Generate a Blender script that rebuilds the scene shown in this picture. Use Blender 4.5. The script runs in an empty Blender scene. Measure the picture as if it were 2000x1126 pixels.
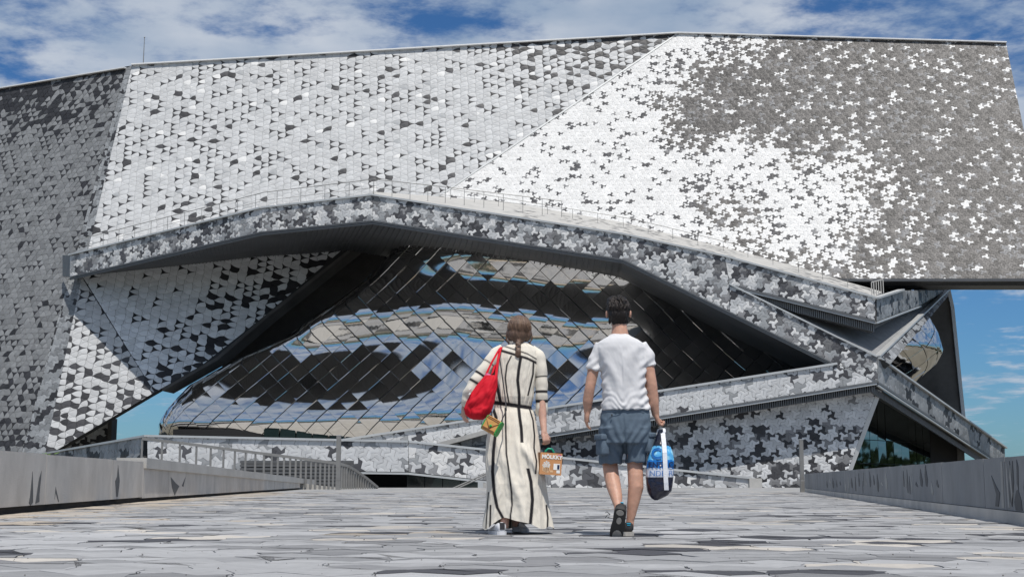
import bpy, bmesh, math, random
import numpy as np
from mathutils import Vector, Matrix, noise
random.seed(7)
PI = math.pi
scene = bpy.context.scene
COL = scene.collection

# ------------------------------------------------------------------ camera
FPX, TILT, EYE = 2610.0, math.atan(374.0 / 2610.0), 0.43     # focal length for a 2000 px wide frame
cam_data = bpy.data.cameras.new('camera')
cam_data.sensor_width = 36.0
cam_data.lens = 36.0 * FPX / 2000.0
cam_data.clip_start, cam_data.clip_end = 0.1, 5000.0
cam = bpy.data.objects.new('camera', cam_data)
COL.objects.link(cam)
cam.location = (0, 0, EYE)
cam.rotation_euler = (PI / 2 + TILT, 0, 0)
scene.camera = cam

# ------------------------------------------------------------------ sky, sun, exposure
SUN_EL, SUN_AZ = math.radians(64), math.radians(16)          # azimuth: to the right of straight behind the camera
world = bpy.data.worlds.new('World')
scene.world = world
world.use_nodes = True
nt = world.node_tree
for n in list(nt.nodes):
    nt.nodes.remove(n)
def N(tree, typ, **kw):
    n = tree.nodes.new(typ)
    for k, v in kw.items():
        if k in n.inputs.keys():
            n.inputs[k].default_value = v
        else:
            setattr(n, k, v)
    return n
L = nt.links.new
w_out = N(nt, 'ShaderNodeOutputWorld')
w_bg = N(nt, 'ShaderNodeBackground')
w_bg.inputs['Strength'].default_value = 0.088
w_sky = N(nt, 'ShaderNodeTexSky')
w_sky.sky_type = 'NISHITA'
w_sky.sun_disc = False
w_sky.sun_elevation = SUN_EL
w_sky.sun_rotation = math.pi - SUN_AZ
w_sky.air_density = 1.0
w_sky.dust_density = 0.35
w_sky.ozone_density = 3.0
w_tint = N(nt, 'ShaderNodeMix', data_type='RGBA', blend_type='MULTIPLY')
w_tint.inputs['Factor'].default_value = 1.0
w_tint.inputs[7].default_value = (0.37, 0.65, 0.94, 1)
L(w_sky.outputs[0], w_tint.inputs[6])
# clouds on a layer overhead: direction projected on a high plane
w_co = N(nt, 'ShaderNodeTexCoord')
w_sep = N(nt, 'ShaderNodeSeparateXYZ')
L(w_co.outputs['Generated'], w_sep.inputs[0])
w_zc = N(nt, 'ShaderNodeMath', operation='ADD'); w_zc.inputs[1].default_value = 0.10
L(w_sep.outputs[2], w_zc.inputs[0])
w_zm = N(nt, 'ShaderNodeMath', operation='MAXIMUM'); w_zm.inputs[1].default_value = 0.02
L(w_zc.outputs[0], w_zm.inputs[0])
w_dx = N(nt, 'ShaderNodeMath', operation='DIVIDE'); L(w_sep.outputs[0], w_dx.inputs[0]); L(w_zm.outputs[0], w_dx.inputs[1])
w_dy = N(nt, 'ShaderNodeMath', operation='DIVIDE'); L(w_sep.outputs[1], w_dy.inputs[0]); L(w_zm.outputs[0], w_dy.inputs[1])
w_cmb = N(nt, 'ShaderNodeCombineXYZ'); L(w_dx.outputs[0], w_cmb.inputs[0]); L(w_dy.outputs[0], w_cmb.inputs[1])
w_cmb.inputs[2].default_value = 3.7
w_n1 = N(nt, 'ShaderNodeTexNoise'); w_n1.inputs['Scale'].default_value = 4.2; w_n1.inputs['Detail'].default_value = 8; w_n1.inputs['Roughness'].default_value = 0.62
L(w_cmb.outputs[0], w_n1.inputs['Vector'])
w_n2 = N(nt, 'ShaderNodeTexNoise'); w_n2.inputs['Scale'].default_value = 0.55; w_n2.inputs['Detail'].default_value = 3
L(w_cmb.outputs[0], w_n2.inputs['Vector'])
w_ad = N(nt, 'ShaderNodeMath', operation='MULTIPLY_ADD'); w_ad.inputs[1].default_value = 0.35
L(w_n2.outputs[0], w_ad.inputs[0]); L(w_n1.outputs[0], w_ad.inputs[2])
# clouds thin out towards the horizon and the clear air to the right
w_el = N(nt, 'ShaderNodeMapRange'); w_el.inputs['From Min'].default_value = 0.085; w_el.inputs['From Max'].default_value = 0.235
w_el.inputs['To Min'].default_value = -0.16; w_el.inputs['To Max'].default_value = 0.03
L(w_sep.outputs[2], w_el.inputs['Value'])
w_sum = N(nt, 'ShaderNodeMath', operation='ADD'); L(w_ad.outputs[0], w_sum.inputs[0]); L(w_el.outputs[0], w_sum.inputs[1])
w_ramp = N(nt, 'ShaderNodeMapRange', interpolation_type='SMOOTHSTEP')
w_ramp.inputs['From Min'].default_value = 0.54; w_ramp.inputs['From Max'].default_value = 0.77
L(w_sum.outputs[0], w_ramp.inputs['Value'])
w_cl = N(nt, 'ShaderNodeMath', operation='MULTIPLY'); w_cl.inputs[1].default_value = 0.86
L(w_ramp.outputs[0], w_cl.inputs[0])
# cloud brightness varies with its own thickness
w_cr = N(nt, 'ShaderNodeValToRGB')
w_cr.color_ramp.elements[0].position = 0.35; w_cr.color_ramp.elements[0].color = (3.9, 4.9, 6.3, 1)
w_cr.color_ramp.elements[1].position = 0.68; w_cr.color_ramp.elements[1].color = (7.0, 7.5, 8.2, 1)
w_n3 = N(nt, 'ShaderNodeTexNoise'); w_n3.inputs['Scale'].default_value = 4.0; w_n3.inputs['Detail'].default_value = 6
L(w_cmb.outputs[0], w_n3.inputs['Vector']); L(w_n3.outputs[0], w_cr.inputs[0])
w_mix = N(nt, 'ShaderNodeMix', data_type='RGBA')
L(w_cl.outputs[0], w_mix.inputs['Factor']); L(w_tint.outputs[2], w_mix.inputs[6]); L(w_cr.outputs[0], w_mix.inputs[7])
L(w_mix.outputs[2], w_bg.inputs['Color']); L(w_bg.outputs[0], w_out.inputs[0])

sun_data = bpy.data.lights.new('sun', 'SUN')
sun_data.energy = 4.1
sun_data.angle = math.radians(0.5)
sun_data.color = (1.0, 0.955, 0.89)
sun = bpy.data.objects.new('sun', sun_data)
COL.objects.link(sun)
SUN = Vector((math.cos(SUN_EL) * math.sin(SUN_AZ), -math.cos(SUN_EL) * math.cos(SUN_AZ), math.sin(SUN_EL)))
sun.rotation_euler = SUN.to_track_quat('Z', 'Y').to_euler()
sun.location = SUN * 200
scene.view_settings.view_transform = 'Standard'
scene.view_settings.look = 'None'
scene.view_settings.exposure = 0.0
scene.view_settings.gamma = 1.0
scene.cycles.max_bounces = 6
scene.cycles.glossy_bounces = 3
scene.cycles.use_denoising = True

# ------------------------------------------------------------------ geometry helpers
def ray(u, v):
    x, y = (u - 1000.0) / FPX, (563.0 - v) / FPX
    return Vector((x, math.cos(TILT) - y * math.sin(TILT), math.sin(TILT) + y * math.cos(TILT)))
EYEP = Vector((0, 0, EYE))
def P(u, v, Y):
    d = ray(u, v)
    return EYEP + d * (Y / d.y)
def proj(p):
    d = p - EYEP
    dep = d.y * math.cos(TILT) + d.z * math.sin(TILT)
    up = -d.y * math.sin(TILT) + d.z * math.cos(TILT)
    dep = max(dep, 0.05)
    return 1000 + FPX * d.x / dep, 563 - FPX * up / dep
class Pl:
    """a plane in the world; px() meets it along a line of sight"""
    def __init__(s, a, b, c):
        s.o = a.copy()
        s.n = (b - a).cross(c - a).normalized()
        if s.n.dot(EYEP - a) < 0: s.n = -s.n
    def px(s, u, v):
        d = ray(u, v)
        return EYEP + d * ((s.o - EYEP).dot(s.n) / d.dot(s.n))
    def pxs(s, pts): return [s.px(*p) for p in pts]
    def back(s, d):
        q = Pl.__new__(Pl); q.o = s.o - s.n * d; q.n = s.n.copy(); return q
def vpl(a, b):                                   # upright plane through two points
    return Pl(a, b, a + Vector((0, 0, 1)))
def hsh(*k):
    n = 0x9E3779B9
    for x in k:
        n = (n ^ ((int(x) * 0x85EBCA6B) & 0xffffffff)) & 0xffffffff
        n ^= n >> 16; n = (n * 0x7FEB352D) & 0xffffffff
        n ^= n >> 15; n = (n * 0x846CA68B) & 0xffffffff
        n ^= n >> 16
    return (n & 0xffffff) / 16777215.0

# ------------------------------------------------------------------ object helpers
def new_obj(name, verts, faces, mat=None, parent=None, smooth=False, mats=None, midx=None):
    me = bpy.data.meshes.new(name)
    me.from_pydata([tuple(v) for v in verts], [], faces)
    if mats:
        for m in mats: me.materials.append(m)
        if midx is not None: me.polygons.foreach_set('material_index', midx)
    elif mat: me.materials.append(mat)
    if smooth: me.polygons.foreach_set('use_smooth', [True] * len(me.polygons))
    me.update()
    o = bpy.data.objects.new(name, me)
    COL.objects.link(o)
    if parent: o.parent = parent
    return o
def empty(name, loc=(0, 0, 0)):
    o = bpy.data.objects.new(name, None)
    o.location = loc
    COL.objects.link(o)
    return o
def tag(o, label=None, cat=None, group=None, kind=None):
    if label: o['label'] = label
    if cat: o['category'] = cat
    if group: o['group'] = group
    if kind: o['kind'] = kind
    return o
def adopt(child, parent):                         # parent that may stand away from the world origin
    child.parent = parent
    child.matrix_parent_inverse = Matrix.Translation(parent.location).inverted()
    return child
class MB:
    def __init__(s): s.v, s.f = [], []
    def add(s, vs, fs):
        b = len(s.v); s.v += [tuple(x) for x in vs]; s.f += [tuple(i + b for i in f) for f in fs]
    def prism(s, poly, dvec):
        n = len(poly); d = Vector(dvec)
        s.add([Vector(p) for p in poly] + [Vector(p) + d for p in poly],
              [tuple(range(n)), tuple(range(2 * n - 1, n - 1, -1))] + [(i, i + n, (i + 1) % n + n, (i + 1) % n) for i in range(n)])
    def box(s, x0, x1, y0, y1, z0, z1):
        s.prism([(x0, y0, z0), (x1, y0, z0), (x1, y1, z0), (x0, y1, z0)], (0, 0, z1 - z0))
    def bar(s, a, b, w, h=None, up=(0, 0, 1)):
        a, b = Vector(a), Vector(b); d = (b - a).normalized(); h = h or w
        r = d.cross(Vector(up))
        if r.length < 1e-4: r = d.cross(Vector((0, 1, 0)))
        r.normalize(); u = r.cross(d)
        q = [a + r * w / 2 * i + u * h / 2 * j for i, j in ((-1, -1), (1, -1), (1, 1), (-1, 1))]
        s.prism(q, b - a)
    def tube(s, pts, rad, n=8, caps=True):
        pts = [Vector(p) for p in pts]; m = len(pts)
        if not isinstance(rad, (list, tuple)): rad = [rad] * m
        vs = []; ref = None
        for i, p in enumerate(pts):
            d = (pts[min(i + 1, m - 1)] - pts[max(i - 1, 0)]).normalized()
            if ref is None:
                ref = d.cross(Vector((0, 0, 1)))
                if ref.length < 1e-3: ref = d.cross(Vector((0, 1, 0)))
            ref = (ref - d * ref.dot(d)).normalized(); u = d.cross(ref)
            r = rad[i]
            rx, ry = r if isinstance(r, (list, tuple)) else (r, r)
            for k in range(n):
                a = 2 * PI * k / n
                vs.append(p + ref * math.cos(a) * rx + u * math.sin(a) * ry)
        fs = [(i * n + k, i * n + (k + 1) % n, (i + 1) * n + (k + 1) % n, (i + 1) * n + k) for i in range(m - 1) for k in range(n)]
        if caps: fs += [tuple(range(n - 1, -1, -1)), tuple(range((m - 1) * n, m * n))]
        s.add(vs, fs)
    def build(s, name, mat, parent=None, smooth=False):
        return new_obj(name, s.v, s.f, mat, parent, smooth)

# ------------------------------------------------------------------ materials
def material(name, color=(0.5, 0.5, 0.5), rough=0.6, metal=0.0, spec=0.5, var=0.0, vscale=3.0, bump=0.0, bscale=40.0, attr=None, stretch=None, coat=0.0):
    m = bpy.data.materials.new(name); m.use_nodes = True
    t = m.node_tree; b = t.nodes['Principled BSDF']
    b.inputs['Roughness'].default_value = rough
    b.inputs['Metallic'].default_value = metal
    b.inputs['Specular IOR Level'].default_value = spec
    b.inputs['Coat Weight'].default_value = coat
    b.inputs['Base Color'].default_value = (*color, 1)
    co = t.nodes.new('ShaderNodeTexCoord'); mp = t.nodes.new('ShaderNodeMapping')
    t.links.new(co.outputs['Object'], mp.inputs[0])
    if stretch: mp.inputs['Scale'].default_value = stretch
    src = None
    if attr:
        a = t.nodes.new('ShaderNodeAttribute'); a.attribute_name = attr; src = a.outputs['Color']
    if var > 0:
        nz = t.nodes.new('ShaderNodeTexNoise'); nz.inputs['Scale'].default_value = vscale; nz.inputs['Detail'].default_value = 8; nz.inputs['Roughness'].default_value = 0.6
        t.links.new(mp.outputs[0], nz.inputs['Vector'])
        mr = t.nodes.new('ShaderNodeMapRange'); mr.inputs['From Min'].default_value = 0.25; mr.inputs['From Max'].default_value = 0.75
        mr.inputs['To Min'].default_value = 1 - var; mr.inputs['To Max'].default_value = 1 + var
        t.links.new(nz.outputs[0], mr.inputs['Value'])
        mx = t.nodes.new('ShaderNodeMix'); mx.data_type = 'RGBA'; mx.blend_type = 'MULTIPLY'; mx.inputs['Factor'].default_value = 1
        if src: t.links.new(src, mx.inputs[6])
        else: mx.inputs[6].default_value = (*color, 1)
        t.links.new(mr.outputs[0], mx.inputs[7]); src = mx.outputs[2]
    if src: t.links.new(src, b.inputs['Base Color'])
    if bump > 0:
        nb = t.nodes.new('ShaderNodeTexNoise'); nb.inputs['Scale'].default_value = bscale; nb.inputs['Detail'].default_value = 4
        t.links.new(mp.outputs[0], nb.inputs['Vector'])
        bp = t.nodes.new('ShaderNodeBump'); bp.inputs['Strength'].default_value = bump; bp.inputs['Distance'].default_value = 0.02
        t.links.new(nb.outputs[0], bp.inputs['Height']); t.links.new(bp.outputs[0], b.inputs['Normal'])
    return m
M = {}
M['tile'] = material('cast_aluminium_tile', rough=0.5, spec=0.3, metal=0.0, attr='tone', var=0.10, vscale=1.5)
M['lap'] = material('steel_lap', (0.16, 0.165, 0.17), 0.45, 0.5)
M['joint'] = material('dark_joint', (0.035, 0.036, 0.038), 0.8, var=0.2)
M['coping'] = material('brushed_coping', (0.50, 0.51, 0.51), 0.45, 0.3, var=0.12, vscale=0.6)
M['trim'] = material('white_trim', (0.78, 0.78, 0.78), 0.5, var=0.08)
M['soffit'] = material('ribbed_soffit', (0.095, 0.098, 0.105), 0.55, 0.3, var=0.25, vscale=0.3)
M['fin'] = material('metal_fin', (0.16, 0.165, 0.17), 0.5, 0.4, var=0.15)
M['mirror'] = material('polished_steel', (0.67, 0.655, 0.635), 0.08, 1.0, bump=0.02, bscale=0.8)
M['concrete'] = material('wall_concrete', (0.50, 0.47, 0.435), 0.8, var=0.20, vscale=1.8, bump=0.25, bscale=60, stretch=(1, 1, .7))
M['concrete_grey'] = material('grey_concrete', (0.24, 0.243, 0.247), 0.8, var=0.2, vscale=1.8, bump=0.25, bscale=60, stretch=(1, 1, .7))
M['concrete_light'] = material('pale_concrete', (0.42, 0.41, 0.39), 0.75, var=0.15, vscale=1.2, bump=0.1, bscale=30)
M['concrete_dark'] = material('raw_dark_concrete', (0.10, 0.095, 0.09), 0.85, var=0.4, vscale=0.5, bump=0.2, bscale=6)
M['inlay'] = material('slate_inlay', (0.085, 0.088, 0.092), 0.7, var=0.15)
M['inlay_pale'] = material('pale_inlay', (0.32, 0.315, 0.30), 0.7, var=0.15)
M['steel'] = material('galvanised_steel', (0.24, 0.235, 0.225), 0.5, 0.4, var=0.12)
M['glass'] = material('tinted_glass', (0.24, 0.29, 0.31), 0.03, 1.0, bump=0.03, bscale=0.7)
M['dark_glass'] = material('dark_glass', (0.012, 0.02, 0.02), 0.06, 0.0, 0.7)
M['black'] = material('black_void', (0.01, 0.01, 0.011), 0.9)
M['mullion'] = material('dark_mullion', (0.02, 0.02, 0.022), 0.5)
# ------------------------------------------------------------------ bird-shaped tiles
def clip_poly(pts, clip):                         # Sutherland-Hodgman, clip convex and anticlockwise
    out = pts
    for i in range(len(clip)):
        ax, ay = clip[i]; bx, by = clip[(i + 1) % len(clip)]
        ex, ey = bx - ax, by - ay
        src, out = out, []
        if not src: return []
        s = [ex * (y - ay) - ey * (x - ax) for x, y in src]
        for k in range(len(src)):
            k2 = (k + 1) % len(src)
            if s[k] >= 0: out.append(src[k])
            if (s[k] >= 0) != (s[k2] >= 0):
                t = s[k] / (s[k] - s[k2])
                out.append((src[k][0] + t * (src[k2][0] - src[k][0]), src[k][1] + t * (src[k2][1] - src[k][1])))
    return out
def area2(p):
    return 0.5 * sum(p[i][0] * p[(i + 1) % len(p)][1] - p[(i + 1) % len(p)][0] * p[i][1] for i in range(len(p)))
def tessellate(poly2, a, h, signs=(1, 1, 1), amp=0.2, jit=0.06, merge=0.3, seed=0, gap=0.02, star=False):
    """interlocking curved tiles inside a convex polygon; yields outlines"""
    if area2(poly2) < 0: poly2 = poly2[::-1]
    x0, x1 = min(p[0] for p in poly2), max(p[0] for p in poly2)
    y0, y1 = min(p[1] for p in poly2), max(p[1] for p in poly2)
    j0, j1 = int(math.floor(y0 / h)) - 1, int(math.ceil(y1 / h)) + 1
    i0, i1 = int(math.floor(x0 / a)) - 2, int(math.ceil(x1 / a)) + 2
    def vert(i, j):
        return ((i + 0.5 * (j % 2)) * a + (hsh(i, j, seed, 1) - .5) * 2 * jit * a, j * h + (hsh(i, j, seed, 2) - .5) * 2 * jit * h)
    cache = {}
    SW_ = ((.10, .20), (.29, 1.0), (.5, 0), (.71, -1.0), (.90, -.20))
    CV_ = ((.16, .36), (.33, .86), (.5, 1.0), (.67, .80), (.84, .30))
    def edge(A, B, fam):
        fwd = (A[1], A[0]) < (B[1], B[0])
        key = (A, B) if fwd else (B, A)
        if key not in cache:
            p, q = vert(*key[0]), vert(*key[1])
            dx, dy = q[0] - p[0], q[1] - p[1]
            s = signs[fam] * amp * (0.75 + 0.5 * hsh(key[0][0], key[0][1], fam, seed))
            ky = h / a if fam == 0 else 1
            pr = CV_ if star == 'star' else SW_
            if star == 'mixed':                  # some edges swirl, some bow
                r = hsh(key[0][0], key[0][1], fam, seed, 77)
                if r < .45: pr = CV_; s *= .75 * (1 if r < .25 else -1)
                elif r > .80: s = -s
            cache[key] = [(p[0] + dx * t - dy * s * o, p[1] + dy * t + dx * s * o * ky) for t, o in pr]
        c = cache[key]
        return c if fwd else c[::-1]
    out = []
    for j in range(j0, j1):
        for i in range(i0, i1):
            o = j % 2
            A, B = (i, j), (i + 1, j)
            C = (i + o, j + 1); D = (i + 1 + o, j + 1)
            # up triangle A B C, down triangle B D C
            famAC, famBC, famBD = 1, 2, 1
            ab, bc, ca = edge(A, B, 0), edge(B, C, 2), edge(C, A, 1)
            bd, dc, cb = edge(B, D, 1), edge(D, C, 0), edge(C, B, 2)
            r = hsh(i, j, seed, 9)
            if r < merge:
                shapes = [[vert(*A)] + ab + [vert(*B)] + bd + [vert(*D)] + dc + [vert(*C)] + ca]; kinds = (2,)
            else:
                kinds = (0, 1); shapes = [[vert(*A)] + ab + [vert(*B)] + bc + [vert(*C)] + ca, [vert(*B)] + bd + [vert(*D)] + dc + [vert(*C)] + cb]
            for s, kd in zip(shapes, kinds):
                sx = [p[0] for p in s]; sy = [p[1] for p in s]
                if max(sx) < x0 or min(sx) > x1 or max(sy) < y0 or min(sy) > y1: continue
                c = clip_poly(s, poly2)
                if len(c) < 3: continue
                ar = abs(area2(c))
                if ar < 0.02 * a * h: continue
                cx = sum(p[0] for p in c) / len(c); cy = sum(p[1] for p in c) / len(c)
                k = 1 - gap / math.sqrt(ar)
                out.append(([(cx + (p[0] - cx) * k, cy + (p[1] - cy) * k) for p in c], (cx, cy), ar, kd))
    return out

TILES = []                                       # every cladding tile of the building
def clad(poly, facet, a=0.92, h=0.62, tone=None, seed=0, tilt=0.035, signs=(1, 1, 1), amp=0.2, merge=0.3, proud=0.03, gap=0.022, normal=None, seen=True, rot=0.0, star=None, flip=False):
    poly = [Vector(p) for p in poly]
    n = (poly[1] - poly[0]).cross(poly[2] - poly[0]).normalized()
    if n.dot(EYEP - poly[0]) < 0: n = -n
    ux = Vector((0, 0, 1)).cross(n); ux.normalize(); uy = n.cross(ux)
    if rot:
        ux, uy = ux * math.cos(rot) + uy * math.sin(rot), uy * math.cos(rot) - ux * math.sin(rot)
    o = poly[0]
    p2 = [((p - o).dot(ux), (p - o).dot(uy)) for p in poly]
    for k, (sh, c, ar, kd) in enumerate(tessellate(p2, a, h, (-1, 1, -1) if star == 'star' else signs, amp, 0.13 if star else 0.09, merge, seed, gap, star)):
        cw = o + ux * c[0] + uy * c[1]
        u, v = proj(cw)
        r1, r2, r3 = hsh(seed, k, 31), hsh(seed, k, 32), hsh(seed, k, 33)
        tx, ty = (r2 - .5) * 2 * tilt, (r3 - .5) * 2 * tilt
        top = [o + ux * x + uy * y + n * (proud + tx * (x - c[0]) + ty * (y - c[1])) for x, y in sh]
        if star == 'star':                       # small pointed birds take the accents, broad scales the field
            r1 = r1 ** (.7 if kd else 1.5) if flip else r1 ** (1.75 if kd == 1 else .62)
        col = tone(u, v, r1, hsh(seed, k, 34), cw)
        px = [proj(q) for q in top]
        pa = abs(area2(px))
        vis = seen and 0 < u < 2000 and 0 < v < 1126
        TILES.append((top, n, col, pa if vis else 0.0, facet, (u, v)))

def tile_faces(top, n, depth=0.05, peak=0.0):
    m = len(top)
    vs = list(top) + [p - n * depth for p in top]
    if peak:                                     # shallow folded facets meeting in the middle
        c = Vector((0, 0, 0))
        for p in top: c += p
        vs.append(c / m + n * peak)
        fs = [(i, (i + 1) % m, 2 * m) for i in range(m)]
    else: fs = [tuple(range(m))]
    fs += [(i, i + m, (i + 1) % m + m, (i + 1) % m) for i in range(m)]
    return vs, fs
def set_tone(me, cols):
    at = me.attributes.new('tone', 'FLOAT_COLOR', 'FACE')
    buf = np.ones((len(cols), 4), dtype=np.float32); buf[:, :3] = cols
    at.data.foreach_set('color', buf.ravel())
def emit_tiles(tiles, name, mat, rest_name, rest_parent, most=300, skirt=0.05, hidden=None, peak=0.0):
    order = sorted(range(len(tiles)), key=lambda i: -(tiles[i][3] if not (hidden and hidden(*tiles[i][5])) else 0))
    single = set(order[:most])
    V, F, C = [], [], []
    for i, (top, n, col, pa, facet, uv) in enumerate(tiles):
        vs, fs = tile_faces(top, n, skirt, peak)
        if i in single and facet is not None:
            c0 = Vector((0, 0, 0))
            for p in top: c0 += p
            c0 /= len(top)
            o = new_obj(name, [p - c0 for p in vs], fs, mat, facet)
            o.location = c0
            set_tone(o.data, [col] * len(fs))
        else:
            b = len(V); V += vs; F += [tuple(k + b for k in f) for f in fs]; C += [col] * len(fs)
    o = new_obj(rest_name, V, F, mat, rest_parent)
    set_tone(o.data, C)
    o['kind'] = 'stuff'
    return o

# ------------------------------------------------------------------ ground
def ground_material():
    m = material('far_paving', (0.3, 0.3, 0.31), 0.7)
    t = m.node_tree; b = t.nodes['Principled BSDF']
    co = t.nodes.new('ShaderNodeTexCoord')
    vo = t.nodes.new('ShaderNodeTexVoronoi'); vo.inputs['Scale'].default_value = 2.0
    t.links.new(co.outputs['Object'], vo.inputs['Vector'])
    rp = t.nodes.new('ShaderNodeValToRGB'); e = rp.color_ramp.elements
    e[0].position = 0.0; e[0].color = (0.06, 0.06, 0.065, 1); e[1].position = 1.0; e[1].color = (0.44, 0.44, 0.44, 1)
    for p, c in ((0.10, (0.07, .07, .075)), (0.14, (0.20, .205, .21)), (0.35, (0.27, .275, .28)), (0.75, (0.33, .325, .315)), (0.8, (0.40, .36, .31)), (0.9, (.34, .34, .345))):
        k = e.new(p); k.color = (*c, 1)
    t.links.new(vo.outputs['Color'], rp.inputs[0]); t.links.new(rp.outputs[0], b.inputs['Base Color'])
    return m
M['far_paving'] = ground_material()
M['sandy'] = material('sandy_gravel', (0.40, 0.325, 0.235), 0.85, var=0.25, vscale=0.6)
M['paver'] = material('stone_paver', rough=0.72, attr='tone', var=0.15, vscale=9.0, bump=0.25, bscale=90)
M['earth'] = material('park_ground', (0.16, 0.15, 0.12), 0.9, var=0.3, vscale=0.05)
M['sand_joint'] = material('sand_joint', (0.05, 0.047, 0.043), 0.9, var=0.3, vscale=8)

g = new_obj('ground', [(-2500, -2500, -3.0), (2500, -2500, -3.0), (2500, 2500, -3.0), (-2500, 2500, -3.0)], [(0, 1, 2, 3)], M['earth'])
tag(g, kind='structure')
CREST = 79.0
pv, pf = [], []
prof = [(-140, 0), (-14, 0), (1.5, 0), (48, 0), (CREST, 0), (CREST + 2, -0.12), (CREST + 6, -0.9), (CREST + 12, -2.9)]
for y, z in prof: pv += [(-60, y, z), (60, y, z)]
pf = [(2 * i, 2 * i + 1, 2 * i + 3, 2 * i + 2) for i in range(len(prof) - 1)]
plaza = new_obj('plaza', pv, pf, mats=[M['far_paving'], M['sand_joint'], M['sandy']], midx=[2, 0, 1, 0, 0, 0, 0])
tag(plaza, kind='structure')

def wallx_left(y): return -6.2 - (y - 16.3) * (1.1 / 10.4) if y < 26.7 else -7.3 - (y - 26.7) * (2.5 / 35.3)
def wallx_right(y): return 4.83 + (y - 12.6) * (5.87 / 36.2)
def pave_tone(x, y, r, r2):
    cl = noise.noise(Vector((x * .35, y * .16, 3.3)))
    d_left = x - wallx_left(y)
    warm = max(0, 1 - d_left / (0.8 + 0.05 * y)) * 0.9 + max(0, 0.3 - abs(cl)) * 0.05
    if r < 0.065 + 0.08 * max(0, cl): c = Vector((0.050, 0.050, 0.057))
    elif r < 0.24: c = Vector((0.20, 0.20, 0.205))
    elif r < 0.48: c = Vector((0.262, 0.263, 0.268))
    elif r < 0.93: c = Vector((0.33, 0.331, 0.336))
    else: c = Vector((0.43, 0.40, 0.36))
    if r2 < warm and r > 0.08: c = Vector((0.42, 0.365, 0.30)) * (0.8 + 0.3 * r)
    st = 1 + .13 * noise.fractal(Vector((x * .5, y * .25, 9)), 1, 2, 3)
    return tuple(c * (0.9 + 0.2 * r2) * st)
PAVE = []
def pave(y0, y1, a, h, seed, depth):
    poly = [(-0.44 * y0 - 1.2, y0), (0.44 * y0 + 1.2, y0), (0.44 * y1 + 1.2, y1), (-0.44 * y1 - 1.2, y1)]
    n = Vector((0, 0, 1))
    for k, (sh, c, ar, kd) in enumerate(tessellate(poly, a, h, (1, 1, -1), 0.24, 0.16, 0.18, seed, 0.009)):
        if c[0] < wallx_left(c[1]) - 0.3 or c[0] > wallx_right(c[1]) + 0.3: continue
        r1, r2, r3 = hsh(seed, k, 41), hsh(seed, k, 42), hsh(seed, k, 43)
        z = 0.006 + 0.004 * r3
        top = [Vector((x, y, z + (r2 - .5) * .006 * (x - c[0]) / a + (r1 - .5) * .008 * (y - c[1]) / h)) for x, y in sh]
        px = [proj(q) for q in top]
        pa = abs(area2(px)); uv = proj(Vector((c[0], c[1], z)))
        vis = 0 < uv[0] < 2000 and uv[1] < 1126
        PAVE.append((top, n, pave_tone(c[0], c[1], r1, hsh(seed, k, 44)), pa if vis else 0, plaza, uv))
pave(2.6, 22.0, 0.60, 0.52, 5, 0.012)
pave(22.0, 48.0, 0.72, 0.66, 6, 0.012)
emit_tiles(PAVE, 'paving_stone', M['paver'], 'paving_stones', plaza, 300, 0.012)

M['grit'] = material('grit', (0.09, 0.085, 0.08), 0.9)
gm = MB()
for k in range(420):
    y = 5 + 16 * hsh(k, 51) ** 1.5; x = (hsh(k, 52) - .5) * .86 * y; r = .002 + .005 * hsh(k, 53) ** 2
    c = Vector((x, y, .012))
    gm.add([c + Vector((r, 0, 0)), c + Vector((0, r, 0)), c + Vector((-r, 0, 0)), c + Vector((0, -r, 0)), c + Vector((0, 0, r * 1.2))], [(0, 1, 4), (1, 2, 4), (2, 3, 4), (3, 0, 4)])
go = gm.build('gravel', M['grit']); tag(go, 'loose dark grit scattered over the paving', 'grit', kind='stuff')
# ------------------------------------------------------------------ the concert hall
hall = empty('concert_hall', (0, 100, 0))
tag(hall, 'huge angular concert hall clad in grey and white bird-shaped metal tiles with a mirrored shell', 'building')
def H(o): return adopt(o, hall)

def shade(c, k): return (c[0] * k, c[1] * k, c[2] * k)
WHITE, LIGHT, COOL = (0.70, 0.695, 0.685), (0.52, 0.525, 0.53), (0.36, 0.37, 0.38)
MID, WARM, DARK, BLACK = (0.22, 0.22, 0.225), (0.088, 0.083, 0.080), (0.036, 0.036, 0.039), (0.02, 0.02, 0.022)
def smooth(a, b, x):
    t = max(0.0, min(1.0, (x - a) / (b - a))); return t * t * (3 - 2 * t)
def fbm(u, v, s, z=0.0): return noise.fractal(Vector((u * s, v * s, z)), 1.0, 2.0, 3)

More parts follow.
